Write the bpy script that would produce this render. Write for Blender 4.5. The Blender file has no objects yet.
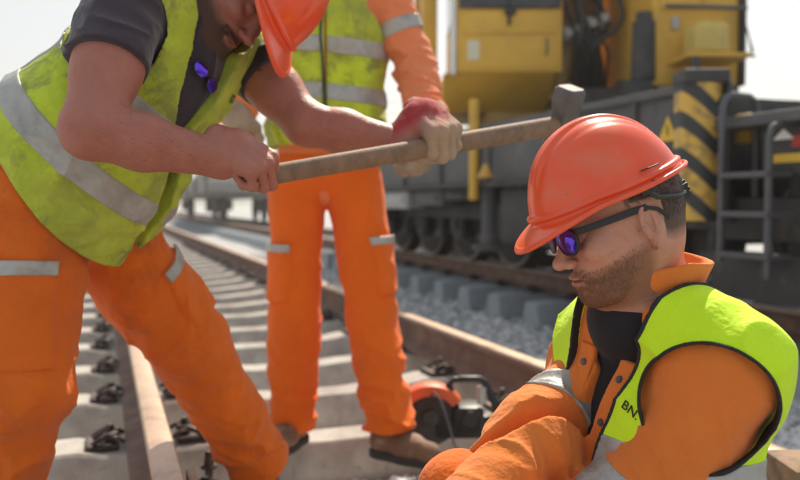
import bpy, bmesh, math, random
import numpy as np
from mathutils import Vector, Matrix
random.seed(7)
D2R = math.radians
scene = bpy.context.scene

# ---------------------------------------------------------------- camera
FPX, CU, CV, CAMZ = 800.0, 400.0, 240.0, 0.83
PITCH = math.atan(37/FPX)
cam_d = bpy.data.cameras.new('camera'); cam = bpy.data.objects.new('camera', cam_d)
scene.collection.objects.link(cam); scene.camera = cam
cam.location = (0, 0, CAMZ); cam.rotation_euler = (math.pi/2-PITCH, 0, 0)
cam_d.sensor_width = 36; cam_d.lens = 36*FPX/800
cam_d.clip_start = .05; cam_d.clip_end = 5000
cam_d.dof.use_dof = True; cam_d.dof.focus_distance = 1.25; cam_d.dof.aperture_fstop = 3.2

def P(u, v, d):
    cp, sp = math.cos(PITCH), math.sin(PITCH)
    x = (u-CU)/FPX; y = -(v-CV)/FPX
    return np.array([d*x, d*(cp + y*sp), CAMZ + d*(-sp + y*cp)])

# ---------------------------------------------------------------- world and sun
SUN_EL, SUN_AZ = D2R(49), D2R(15)          # azimuth from +Y towards +X
w = bpy.data.worlds.new('World'); scene.world = w; w.use_nodes = True
nt = w.node_tree; nt.nodes.clear()
sky = nt.nodes.new('ShaderNodeTexSky'); sky.sky_type = 'NISHITA'; sky.sun_disc = False
sky.sun_elevation = SUN_EL; sky.sun_rotation = SUN_AZ
sky.air_density = 1.0; sky.dust_density = 1.0; sky.ozone_density = 1.0
bg = nt.nodes.new('ShaderNodeBackground'); bg.inputs['Strength'].default_value = 0.085
wo = nt.nodes.new('ShaderNodeOutputWorld')
tcw = nt.nodes.new('ShaderNodeTexCoord'); mpw = nt.nodes.new('ShaderNodeMapping'); mpw.inputs['Scale'].default_value = (1, 1, 5)
nzw = nt.nodes.new('ShaderNodeTexNoise'); nzw.inputs['Scale'].default_value = 1.6; nzw.inputs['Detail'].default_value = 7
mrw = nt.nodes.new('ShaderNodeMapRange'); mrw.inputs[1].default_value = .3; mrw.inputs[2].default_value = .7; mrw.inputs[3].default_value = .30; mrw.inputs[4].default_value = .85
mxw = nt.nodes.new('ShaderNodeMix'); mxw.data_type = 'RGBA'; mxw.inputs[7].default_value = (5.3, 5.65, 5.8, 1)
nt.links.new(tcw.outputs['Generated'], mpw.inputs[0]); nt.links.new(mpw.outputs[0], nzw.inputs['Vector']); nt.links.new(nzw.outputs[0], mrw.inputs[0])
nt.links.new(mrw.outputs[0], mxw.inputs[0]); nt.links.new(sky.outputs[0], mxw.inputs[6]); nt.links.new(mxw.outputs[2], bg.inputs[0]); nt.links.new(bg.outputs[0], wo.inputs[0])
sd = bpy.data.lights.new('sun', 'SUN'); sun = bpy.data.objects.new('sun', sd); scene.collection.objects.link(sun)
sd.energy = 5.0; sd.angle = D2R(.6); sd.color = (1, .89, .73)
sdir = Vector((math.cos(SUN_EL)*math.sin(SUN_AZ), math.cos(SUN_EL)*math.cos(SUN_AZ), math.sin(SUN_EL)))
sun.rotation_euler = sdir.to_track_quat('Z', 'Y').to_euler()
scene.view_settings.view_transform = 'Standard'; scene.view_settings.look = 'None'
scene.view_settings.exposure = 0.66; scene.view_settings.gamma = 1
scene.view_settings.use_curve_mapping = False

# ---------------------------------------------------------------- node materials
def mat(name, col, rough=.7, metal=0, noise=None, bump=None, col2=None, spots=None, sss=0, coat=0, sheen=0, spec=.5, weave=None):
    """noise=(scale, amount) brightness variation; col2+spots=(scale, low, high) second colour in patches; bump=[(scale, dist)...]"""
    m = bpy.data.materials.new(name); m.use_nodes = True
    n = m.node_tree.nodes; L = m.node_tree.links
    b = n['Principled BSDF']; b.inputs['Roughness'].default_value = rough; b.inputs['Metallic'].default_value = metal
    b.inputs['Specular IOR Level'].default_value = spec
    tc = n.new('ShaderNodeTexCoord')
    rgb = n.new('ShaderNodeRGB'); rgb.outputs[0].default_value = (*col, 1); out = rgb.outputs[0]
    if col2 is not None:
        for i, sp in enumerate(spots if isinstance(spots, list) else [spots]):
            c2 = col2[i] if isinstance(col2, list) else col2
            nz = n.new('ShaderNodeTexNoise'); nz.inputs['Scale'].default_value = sp[0]; nz.inputs['Detail'].default_value = 6
            nz.inputs['Roughness'].default_value = .65; nz.inputs['Distortion'].default_value = .4
            mp = n.new('ShaderNodeMapping'); mp.inputs['Location'].default_value = (3.1*i+1.3, i*2.2, 4.7*i)
            L.new(tc.outputs['Object'], mp.inputs[0]); L.new(mp.outputs[0], nz.inputs['Vector'])
            mr = n.new('ShaderNodeMapRange'); mr.inputs[1].default_value = sp[1]; mr.inputs[2].default_value = sp[2]
            if len(sp) > 3: mr.inputs[4].default_value = sp[3]
            L.new(nz.outputs[0], mr.inputs[0])
            mx = n.new('ShaderNodeMix'); mx.data_type = 'RGBA'
            L.new(mr.outputs[0], mx.inputs[0]); L.new(out, mx.inputs[6]); mx.inputs[7].default_value = (*c2, 1); out = mx.outputs[2]
    if noise:
        nz = n.new('ShaderNodeTexNoise'); nz.inputs['Scale'].default_value = noise[0]; nz.inputs['Detail'].default_value = 8
        nz.inputs['Roughness'].default_value = .6
        L.new(tc.outputs['Object'], nz.inputs['Vector'])
        mr = n.new('ShaderNodeMapRange'); mr.inputs[1].default_value = .25; mr.inputs[2].default_value = .75
        mr.inputs[3].default_value = 1-noise[1]; mr.inputs[4].default_value = 1+noise[1]
        L.new(nz.outputs[0], mr.inputs[0])
        mx = n.new('ShaderNodeVectorMath'); mx.operation = 'SCALE'
        L.new(out, mx.inputs[0]); L.new(mr.outputs[0], mx.inputs[3]); out = mx.outputs[0]
    L.new(out, b.inputs['Base Color'])
    last = None
    for sc, dist in (bump or []):
        nz = n.new('ShaderNodeTexNoise'); nz.inputs['Scale'].default_value = sc; nz.inputs['Detail'].default_value = 5
        L.new(tc.outputs['Object'], nz.inputs['Vector'])
        bp = n.new('ShaderNodeBump'); bp.inputs['Distance'].default_value = dist; bp.inputs['Strength'].default_value = 1
        L.new(nz.outputs[0], bp.inputs['Height'])
        if last: L.new(last, bp.inputs['Normal'])
        last = bp.outputs[0]
    if weave:
        for ang in (0, 1):
            wv = n.new('ShaderNodeTexWave'); wv.inputs['Scale'].default_value = weave[0]; wv.bands_direction = 'DIAGONAL' if ang else 'Z'
            wv.inputs['Distortion'].default_value = .6
            L.new(tc.outputs['Object'], wv.inputs['Vector'])
            bp = n.new('ShaderNodeBump'); bp.inputs['Distance'].default_value = weave[1]
            L.new(wv.outputs[1], bp.inputs['Height'])
            if last: L.new(last, bp.inputs['Normal'])
            last = bp.outputs[0]
    if last: L.new(last, b.inputs['Normal'])
    if sss:
        b.inputs['Subsurface Weight'].default_value = sss; b.inputs['Subsurface Radius'].default_value = (.012, .004, .002)
        b.inputs['Subsurface Scale'].default_value = 1.0
    if coat: b.inputs['Coat Weight'].default_value = coat; b.inputs['Coat Roughness'].default_value = .08
    if sheen: b.inputs['Sheen Weight'].default_value = sheen; b.inputs['Sheen Roughness'].default_value = .5
    m['out'] = 0
    return m

def attr_mix(m, attr, col, lo, hi):
    """blend towards col where a stored point attribute goes from hi (0) down to lo (1)"""
    n = m.node_tree.nodes; L = m.node_tree.links; b = n['Principled BSDF']
    src = b.inputs['Base Color'].links[0].from_socket
    a = n.new('ShaderNodeAttribute'); a.attribute_name = attr
    mr = n.new('ShaderNodeMapRange'); mr.inputs[1].default_value = lo; mr.inputs[2].default_value = hi
    mr.inputs[3].default_value = 1; mr.inputs[4].default_value = 0
    L.new(a.outputs['Fac'], mr.inputs[0])
    mx = n.new('ShaderNodeMix'); mx.data_type = 'RGBA'
    L.new(mr.outputs[0], mx.inputs[0]); L.new(src, mx.inputs[6]); mx.inputs[7].default_value = (*col, 1)
    L.new(mx.outputs[2], b.inputs['Base Color'])

M = {}
FOLD = [(14, .006), (55, .0012)]
M['trouser'] = mat('orange_workwear', (.74, .15, .012), .85, noise=(9, .12), bump=[(12, .010), (30, .005), (90, .0018), (400, .0003)],
                   col2=[(.22, .07, .03), (.55, .11, .02)], spots=[(5, .54, .70, .5), (2.6, .45, .72, .6)], sheen=.12, spec=.2)
M['jacket'] = mat('faded_orange_workwear', (.74, .20, .035), .88, noise=(6, .12), bump=[(11, .010), (30, .005), (90, .0018), (400, .0003)],
                  col2=(.50, .20, .09), spots=(5, .5, .75, .45), sheen=.15, spec=.2)
M['pale_orange'] = mat('sun_bleached_orange_sleeve', (.80, .24, .10), .88, noise=(6, .1), bump=[(16, .008), (40, .005), (120, .0015)], sheen=.15, spec=.2)
M['vest_clean'] = mat('bright_lime_vest', (.62, .92, .02), .75, noise=(8, .08), bump=[(9, .010), (40, .003), (160, .0006)],
                      col2=(.38, .58, .08), spots=(9, .60, .8, .6), sheen=.1, spec=.25)
M['vest_dirty'] = mat('grimy_yellow_vest', (.50, .60, .04), .8, noise=(14, .25), bump=[(9, .012), (38, .004), (160, .0006)],
                      col2=[(.14, .13, .06), (.34, .38, .07)], spots=[(12, .52, .64, .7), (4, .42, .62, .75)], sheen=.1, spec=.25)
M['band'] = mat('reflective_silver_band', (.42, .41, .38), .5, metal=.2, noise=(40, .14), bump=[(30, .003), (110, .0008)], col2=(.20, .18, .14), spots=(13, .48, .72, .6))
M['trim'] = mat('black_piping', (.02, .02, .022), .8)
M['shirt'] = mat('dark_plum_shirt', (.035, .022, .035), .9, noise=(8, .2), bump=[(16, .005), (80, .0008)], sheen=.3)
M['shirt_black'] = mat('black_shirt', (.010, .010, .013), .9, bump=[(16, .006), (60, .001)], sheen=.05)
M['skin'] = mat('tanned_skin', (.54, .27, .18), .52, noise=(25, .10), bump=[(45, .0012), (160, .0012), (420, .0006)], sss=.18,
                col2=[(.50, .17, .11), (.34, .15, .09), (.58, .33, .24)], spots=[(14, .48, .70, .7), (70, .56, .70, .55), (150, .58, .70, .5)], spec=.4)
M['skin_dark'] = mat('sunburnt_skin', (.38, .145, .10), .5, noise=(25, .10), bump=[(30, .0016), (120, .0008), (420, .0004)], sss=.18,
                     col2=[(.36, .10, .07), (.27, .11, .08)], spots=[(12, .5, .72, .6), (60, .55, .75, .5)], spec=.4)
M['helmet'] = mat('orange_red_helmet_shell', (.82, .082, .018), .30, noise=(5, .06), coat=.18, bump=[(3, .002), (300, .00015)],
                  col2=[(.50, .10, .05), (.62, .22, .13)], spots=[(90, .63, .68, .7), (9, .50, .80, .6)])
M['black'] = mat('black_plastic', (.015, .015, .017), .45)
M['lens'] = mat('blue_mirror_lens', (.12, .06, .75), .08, metal=.9)
M['hair'] = mat('dark_brown_hair', (.045, .026, .018), .55)
M['beard'] = mat('ginger_brown_stubble', (.22, .10, .045), .6)
M['boot'] = mat('dusty_brown_leather', (.19, .095, .055), .75, noise=(20, .25), bump=[(60, .002)], col2=(.33, .25, .19), spots=(12, .5, .7))
M['sole'] = mat('dark_rubber_sole', (.04, .036, .033), .85)
M['glove_red'] = mat('dirty_red_glove', (.36, .035, .04), .85, noise=(20, .25), bump=[(50, .003)], col2=(.28, .20, .16), spots=(18, .5, .65))
M['glove_tan'] = mat('grey_tan_glove', (.34, .26, .18), .9, noise=(20, .2), bump=[(50, .003)], col2=(.22, .15, .10), spots=(18, .5, .7))
M['wood'] = mat('worn_handle_wood', (.22, .135, .085), .7, noise=(30, .25), bump=[(90, .001)], col2=(.12, .08, .06), spots=(20, .5, .7))
M['steel_head'] = mat('dull_forged_steel', (.13, .12, .12), .65, metal=.3, noise=(30, .25), bump=[(60, .002)])
M['concrete'] = mat('pale_sleeper_concrete', (.43, .405, .365), .92, noise=(12, .18), bump=[(90, .002), (400, .0006)],
                    col2=[(.22, .18, .16), (.32, .20, .16), (.12, .09, .08)], spots=[(4, .45, .72, .7), (1.3, .45, .7, .6), (28, .62, .72, .6)])
M['concrete_blue'] = mat('weathered_grey_concrete', (.36, .39, .41), .92, noise=(10, .15), bump=[(80, .002)])
M['rail_rust'] = mat('brown_rusted_rail', (.16, .085, .06), .8, noise=(14, .2), bump=[(120, .0012)], col2=(.24, .15, .11), spots=(6, .45, .7))
M['rail_head'] = mat('dull_rail_running_surface', (.52, .36, .25), .42, metal=.3, noise=(9, .12), bump=[(60, .0008)],
                     col2=[(.30, .19, .13), (.20, .12, .09)], spots=[(7, .5, .7, .8), (40, .62, .75, .8)])
M['clip'] = mat('dark_fastening_steel', (.055, .042, .038), .5, metal=.5, noise=(40, .3), bump=[(90, .001)], col2=(.16, .10, .08), spots=(30, .5, .65))
M['pad'] = mat('black_nylon_plate', (.02, .02, .022), .6, noise=(20, .2))
M['ballast'] = mat('crushed_grey_ballast', (.40, .40, .40), .95, noise=(6, .2), bump=[(60, .02)])
M['stone'] = mat('ballast_stone', (.34, .345, .355), .95, bump=[(80, .002)])

M['vest_dirty2'] = mat('soiled_yellow_vest', (.56, .68, .03), .8, noise=(14, .2), bump=[(9, .014), (38, .005)],
                       col2=[(.20, .18, .06), (.36, .40, .06)], spots=[(8, .50, .62, .8), (4, .42, .65, .7)], sheen=.1, spec=.25)
M['trouser_bright'] = mat('bright_orange_trousers', (.82, .145, .010), .85, noise=(9, .08), bump=[(12, .010), (30, .005), (90, .0018), (400, .0003)], col2=(.62, .12, .02), spots=(6, .55, .8, .5), sheen=.12, spec=.2)
# ---------------------------------------------------------------- scene helpers
COL = scene.collection
def V(*a): return np.array(a, float)
def nrm(a): a = np.asarray(a, float); return a/np.linalg.norm(a)
def tag(o, label=None, cat=None, group=None, kind=None):
    if label: o['label'] = label
    if cat: o['category'] = cat
    if group: o['group'] = group
    if kind: o['kind'] = kind
    return o
def empty(name, loc=(0, 0, 0), rz=0, **k):
    o = bpy.data.objects.new(name, None); COL.objects.link(o); o.location = loc; o.rotation_euler = (0, 0, rz); o.empty_display_size = .1
    return tag(o, **k)
def link(name, me, material, parent=None, world=False):
    o = bpy.data.objects.new(name, me); COL.objects.link(o)
    if material is not None:
        for mm in (material if isinstance(material, list) else [material]): me.materials.append(mm)
    if parent is not None:
        o.parent = parent
        if world: o.matrix_parent_inverse = (Matrix.LocRotScale(parent.location, parent.rotation_euler, None) if parent.parent is None else parent.get('_w', Matrix())).inverted()
    return o

class MB:
    """collects boxes, bars, tubes and lathes in one bmesh"""
    def __init__(s): s.bm = bmesh.new(); s.mi = 0
    def _fin(s, vs, bev=0, seg=2):
        if bev:
            es = {e for v in vs for e in v.link_edges}
            bmesh.ops.bevel(s.bm, geom=list(es), offset=bev, segments=seg, affect='EDGES', profile=.6)
    def box(s, lo, hi, bev=.004, R=None, o=None, seg=2):
        c = [(lo[i]+hi[i])/2 for i in range(3)]; d = [abs(hi[i]-lo[i]) for i in range(3)]
        m = Matrix.Translation(c) @ Matrix.Diagonal((*d, 1))
        if R is not None: m = Matrix.Translation(o or (0, 0, 0)) @ R.to_4x4() @ m
        r = bmesh.ops.create_cube(s.bm, size=1, matrix=m)
        s._fin(r['verts'], min(bev, min(d)*.4) if bev else 0, seg); return s
    def bar(s, a, b, wx, wz, bev=.003):
        a = Vector(a); b = Vector(b); q = (b-a).to_track_quat('Y', 'Z'); L = (b-a).length
        m = Matrix.Translation((a+b)/2) @ q.to_matrix().to_4x4() @ Matrix.Diagonal((wx, L, wz, 1))
        r = bmesh.ops.create_cube(s.bm, size=1, matrix=m); s._fin(r['verts'], min(bev, min(wx, wz)*.4)); return s
    def cyl(s, a, b, r1, r2=None, seg=20, bev=0):
        a = Vector(a); b = Vector(b); q = (b-a).to_track_quat('Z', 'Y')
        m = Matrix.Translation((a+b)/2) @ q.to_matrix().to_4x4()
        r = bmesh.ops.create_cone(s.bm, cap_ends=True, segments=seg, radius1=r1, radius2=r1 if r2 is None else r2, depth=(b-a).length, matrix=m)
        if bev:
            es = [e for e in {e for v in r['verts'] for e in v.link_edges} if any(len(f.verts) > 4 for f in e.link_faces)]
            bmesh.ops.bevel(s.bm, geom=es, offset=bev, segments=2, affect='EDGES')
        return s
    def tube(s, pts, r, seg=8, closed=False):
        pts = [Vector(p) for p in pts]; n = len(pts); rings = []
        up = None
        for i, p in enumerate(pts):
            t = (pts[(i+1) % n]-pts[i-1]) if closed else (pts[min(i+1, n-1)]-pts[max(i-1, 0)])
            t.normalize()
            if up is None: up = t.orthogonal().normalized()
            up = (up - t*up.dot(t)).normalized(); sd_ = t.cross(up)
            rr = r[i] if isinstance(r, (list, tuple)) else r
            rings.append([s.bm.verts.new(p + (up*math.cos(a)+sd_*math.sin(a))*rr) for a in [2*math.pi*k/seg for k in range(seg)]])
        for i in range(n if closed else n-1):
            A, B = rings[i], rings[(i+1) % n]
            for k in range(seg): s.bm.faces.new((A[k], A[(k+1) % seg], B[(k+1) % seg], B[k]))
        if not closed: s.bm.faces.new(rings[0][::-1]); s.bm.faces.new(rings[-1])
        return s
    def prism(s, prof, y0, y1, axis='y', bev=0):
        """closed profile [(a,b)] swept along an axis; y: (x,z), x: (y,z), z: (x,y)"""
        f = {'y': lambda p, t: (p[0], t, p[1]), 'x': lambda p, t: (t, p[0], p[1]), 'z': lambda p, t: (p[0], p[1], t)}[axis]
        A = [s.bm.verts.new(f(p, y0)) for p in prof]; B = [s.bm.verts.new(f(p, y1)) for p in prof]; n = len(prof)
        s.bm.faces.new(A); s.bm.faces.new(B[::-1])
        for k in range(n): s.bm.faces.new((A[k], B[k], B[(k+1) % n], A[(k+1) % n]))
        bmesh.ops.recalc_face_normals(s.bm, faces=s.bm.faces[:])
        s._fin(A+B, bev); return s
    def mesh(s, name, smooth=False):
        me = bpy.data.meshes.new(name); bmesh.ops.recalc_face_normals(s.bm, faces=s.bm.faces[:]); s.bm.to_mesh(me); s.bm.free()
        if smooth:
            me.polygons.foreach_set('use_smooth', [True]*len(me.polygons))
            try: me.set_sharp_from_angle(angle=D2R(38))
            except Exception: pass
        return me
    def build(s, name, material, parent=None, smooth=True, world=False):
        return link(name, s.mesh(name, smooth), material, parent, world)

# ---------------------------------------------------------------- implicit surfaces
_rs = np.random.RandomState(3); TAB = _rs.rand(64, 64, 64).astype(np.float32)
def vnoise(Q):
    F = np.floor(Q); f = (Q-F).astype(np.float32); I = F.astype(np.int32) & 63; J = (I+1) & 63
    f = f*f*(3-2*f); x, y, z = f[:, 0], f[:, 1], f[:, 2]
    i0, i1, i2 = I.T; j0, j1, j2 = J.T
    a = TAB[i0, i1, i2]*(1-x)+TAB[j0, i1, i2]*x; b = TAB[i0, j1, i2]*(1-x)+TAB[j0, j1, i2]*x
    c = TAB[i0, i1, j2]*(1-x)+TAB[j0, i1, j2]*x; d = TAB[i0, j1, j2]*(1-x)+TAB[j0, j1, j2]*x
    return (a*(1-y)+b*y)*(1-z)+(c*(1-y)+d*y)*z
def smin(a, b, k):
    if k <= 0: return np.minimum(a, b)
    h = np.maximum(k-np.abs(a-b), 0)/k
    return np.minimum(a, b)-h*h*k*.25
def smax(a, b, k): return -smin(-a, -b, k)
def ln(v): return np.sqrt(np.einsum('ij,ij->i', v, v))
def rc(a, b, ra, rb=None, sq=None, side=None):
    """tapered capsule; sq > 1 squashes it along 'side'"""
    a = np.asarray(a, np.float32); b = np.asarray(b, np.float32); rb = ra if rb is None else rb; ba = b-a; l2 = float(ba@ba)+1e-12
    if sq: w_ = nrm(side).astype(np.float32)
    def f(X):
        pa = X-a; t = np.clip((pa@ba)/l2, 0, 1); v = pa-t[:, None]*ba; r = ra+(rb-ra)*t
        if not sq: return ln(v)-r
        c = (v@w_)[:, None]*w_; v1 = v+c*(sq-1); n1 = ln(v1); n2 = ln(v+c*(sq*sq-1))
        return (n1-r)*n1/(n2+1e-6)
    return f
def ell(c, r, R=None):
    c = np.asarray(c, np.float32); r = np.asarray(r, np.float32)
    def f(X):
        q = X-c
        if R is not None: q = q@R
        k0 = ln(q/r); k1 = ln(q/(r*r)); return k0*(k0-1)/(k1+1e-6)
    return f
def rbox(c, h, rad, R=None):
    c = np.asarray(c, np.float32); h = np.asarray(h, np.float32)
    def f(X):
        q = X-c
        if R is not None: q = q@R
        q = np.abs(q)-h+rad
        return ln(np.maximum(q, 0))+np.minimum(q.max(1), 0)-rad
    return f
def U(fs, k=.02):
    def f(X):
        d = None
        for g in fs:
            kk = k
            if isinstance(g, tuple): g, kk = g
            e = g(X); d = e if d is None else smin(d, e, kk)
        return d
    return f
def near(g, c, rad):
    c = np.asarray(c, np.float32)
    def f(X):
        r = ln(X-c); d = (r-rad*.55).astype(np.float32)
        m = r < rad
        if m.any(): d[m] = g(X[m])
        return d
    return f
def local(g, R, o, s=1.0):
    R = np.asarray(R, np.float32); o = np.asarray(o, np.float32)
    return lambda X: g(((X-o)@R)/s)*s
def folds(X, ax, fa, fp, seed, slant=0, sd_=None):
    a = X@ax; q = X*fp+np.outer(a*(fa-fp), ax).astype(np.float32)
    if sd_ is not None: q = q+np.outer((X@sd_)*slant*fa, ax).astype(np.float32)
    q = q+seed*7.31
    wv = vnoise(X*6+seed)[:, None]*1.3
    n = vnoise((q+wv).astype(np.float32))
    r = 1-np.abs(2*n-1)
    return (r*r*r*.8+n*.6-.55)
def cloth(a, b, ra, rb, amp=.008, fa=16, fp=4, seed=1, slant=.5, ends=(.4, 1), sq=None, side=None, fine=.7):
    """sleeve or trouser leg: capsule with ring-like creases; ends=(weight at a, weight at b)"""
    g = rc(a, b, ra, rb, sq, side); ax = nrm(np.asarray(b)-np.asarray(a)).astype(np.float32); sdv = nrm(np.cross(ax, [.3, .8, .5])).astype(np.float32)
    a_ = np.asarray(a, np.float32); L = float(np.linalg.norm(np.asarray(b)-np.asarray(a)))
    def f(X):
        d = g(X); t = np.clip(((X-a_)@ax)/L, 0, 1); w_ = ends[0]*(1-t)+ends[1]*t
        m = np.abs(d) < .06
        if m.any():
            Xm = X[m]
            d[m] -= amp*w_[m]*(folds(Xm, ax, fa, fp, seed, slant, sdv)+fine*folds(Xm, ax, fa*2.4, fp*2, seed+5, -slant, sdv))
        return d
    return f
def surfnets(f, lo, hi, vox, c=4):
    lo = np.asarray(lo, float); hi = np.asarray(hi, float)
    nb = np.ceil((hi-lo)/vox/c).astype(int)+1
    g = np.stack(np.meshgrid(*[np.arange(n) for n in nb], indexing='ij'), -1).reshape(-1, 3)
    ctr = (lo+(g*c+(c-1)/2)*vox).astype(np.float32)
    dc = np.concatenate([f(ctr[i:i+400000]) for i in range(0, len(ctr), 400000)])
    act = np.abs(dc) < (math.sqrt(3)*c/2*1.25+1.5)*vox
    blk = np.where(dc < 0, -1, 1).astype(np.float32)[:, None]*np.ones((1, c**3), np.float32)
    off = np.stack(np.meshgrid(*[np.arange(c)]*3, indexing='ij'), -1).reshape(-1, 3)
    ai = np.nonzero(act)[0]
    for s in range(0, len(ai), 8000):
        ii = ai[s:s+8000]
        pts = (lo+(g[ii][:, None, :]*c+off[None])*vox).astype(np.float32).reshape(-1, 3)
        blk[ii] = f(pts).reshape(len(ii), -1)
    Dm = blk.reshape(*nb, c, c, c).transpose(0, 3, 1, 4, 2, 5).reshape(*(nb*c))
    S = Dm < 0; n = np.array(S.shape)
    acc = np.zeros(tuple(n-1), np.uint8)
    cs = [(i, j, k) for i in (0, 1) for j in (0, 1) for k in (0, 1)]
    for i, j, k in cs: acc += S[i:n[0]-1+i, j:n[1]-1+j, k:n[2]-1+k]
    cells = np.argwhere((acc > 0) & (acc < 8))
    idx = -np.ones(tuple(n-1), np.int32); idx[tuple(cells.T)] = np.arange(len(cells))
    val = {q: Dm[cells[:, 0]+q[0], cells[:, 1]+q[1], cells[:, 2]+q[2]] for q in cs}
    sm = np.zeros((len(cells), 3)); ct = np.zeros(len(cells))
    for a in cs:
        for b in cs:
            if sum(np.abs(np.subtract(a, b))) == 1 and a < b:
                va, vb = val[a], val[b]; m = (va < 0) != (vb < 0)
                t = np.where(m, va/(va-vb+1e-12*(va == vb)), 0)
                sm += np.where(m[:, None], np.array(a)+t[:, None]*(np.array(b)-np.array(a)), 0); ct += m
    verts = (lo+(cells+sm/ct[:, None])*vox).astype(np.float32)
    quads = []
    for ax in range(3):
        o1, o2 = [(1, 2), (2, 0), (0, 1)][ax]
        sl = [slice(1, -1)]*3; sl[ax] = slice(0, -1); A = S[tuple(sl)]
        s2 = list(sl); s2[ax] = slice(1, None); B = S[tuple(s2)]
        e = np.argwhere(A != B)
        st = A[tuple(e.T)]
        base = e.copy(); base[:, o1] += 1; base[:, o2] += 1
        def gi(d1, d2):
            c_ = base.copy(); c_[:, o1] -= d1; c_[:, o2] -= d2
            m_ = (c_ >= 0).all(1) & (c_ < np.array(idx.shape)).all(1)
            c_ = np.clip(c_, 0, np.array(idx.shape)-1); r = idx[tuple(c_.T)]; r[~m_] = -1; return r
        q = np.stack([gi(1, 1), gi(0, 1), gi(0, 0), gi(1, 0)], 1)
        q[~st] = q[~st][:, ::-1]
        quads.append(q[(q >= 0).all(1)])
    quads = np.concatenate(quads)
    e = vox*.5
    for _ in range(2):
        d = f(verts); gr = np.stack([f(verts+np.eye(3, dtype=np.float32)[k]*e)-d for k in range(3)], 1)/e
        gl = np.maximum((gr*gr).sum(1), .25)
        verts = verts-np.clip(d/gl, -vox*.6, vox*.6)[:, None]*gr
    return verts.astype(np.float32), quads.astype(np.int32)
def rawmesh(name, verts, faces, smooth=True, k=4):
    me = bpy.data.meshes.new(name); me.vertices.add(len(verts)); me.vertices.foreach_set('co', np.ascontiguousarray(verts, np.float32).ravel())
    me.loops.add(len(faces)*k); me.loops.foreach_set('vertex_index', np.ascontiguousarray(faces, np.int32).ravel())
    me.polygons.add(len(faces)); me.polygons.foreach_set('loop_start', np.arange(0, len(faces)*k, k, dtype=np.int32))
    me.polygons.foreach_set('use_smooth', np.full(len(faces), smooth))
    me.update(calc_edges=True); return me
import time
def sdf(name, f, lo, hi, vox, material, parent, attrs=None, xf=None, world=True, cull=None):
    t0 = time.time()
    v, q = surfnets(f, lo, hi, vox)
    if cull is not None:
        keep = cull(v); q = q[keep[q].all(1)]
        used = np.zeros(len(v), bool); used[q.ravel()] = True; mp = np.cumsum(used)-1; v = v[used]; q = mp[q].astype(np.int32)
    at = {k: g(v) for k, g in (attrs or {}).items()}
    if xf is not None: R, o, s = xf; v = (v*s)@np.asarray(R, np.float32).T+np.asarray(o, np.float32)
    me = rawmesh(name, v, q)
    for k, a in at.items():
        A = me.attributes.new(k, 'FLOAT', 'POINT'); A.data.foreach_set('value', a.astype(np.float32))
    print(f'  sdf {name}: {len(v)} verts {time.time()-t0:.1f}s')
    return link(name, me, material, parent, world)
def xf_obj(o, R, org, s=1.0):
    """move a locally modelled mesh to its place in the world"""
    m = Matrix.Translation(Vector(org)) @ Matrix([[*map(float, r)] for r in np.asarray(R)]).to_4x4() @ Matrix.Scale(s, 4)
    o.data.transform(m); return o
def frame(fwd, up):
    F = nrm(fwd); L = nrm(np.cross(up, F)); Uv = np.cross(F, L); return np.stack([F, L, Uv], 1)   # columns: forward, left, up
def bbox(pts, pad):
    p = np.array(pts); return p.min(0)-pad, p.max(0)+pad
# ================================================================ ground and tracks
TH = math.atan(297/FPX); TC, TS = math.cos(TH), math.sin(TH)
def T(s, t, z=0.0): return Vector((s*TC-t*TS, s*TS+t*TC, z))
GZ = -.215
mb = MB()
bm = mb.bm
rs = np.random.RandomState(11)
def gz(x, y):
    s = x*TC+y*TS
    z = GZ+.02*math.sin(x*1.7+y*.6)*math.sin(y*1.1-x*.4)
    return z
xs = np.concatenate([[-3000, -800, -200, -60], np.linspace(-30, 30, 121), [60, 200, 800, 3000]]); ys = np.concatenate([[-60, -10], np.linspace(-2, 40, 85), [60, 120, 300, 900, 4000]])
gv = [(x, y, gz(x, y) if abs(x) < 31 and y < 41 else GZ) for y in ys for x in xs]
nx = len(xs); gf = [(j*nx+i, j*nx+i+1, (j+1)*nx+i+1, (j+1)*nx+i) for j in range(len(ys)-1) for i in range(nx-1)]
me = bpy.data.meshes.new('ground'); me.from_pydata(gv, [], gf); me.polygons.foreach_set('use_smooth', [True]*len(gf))
ground = link('ground', me, M['ballast']); tag(ground, kind='structure')

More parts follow.
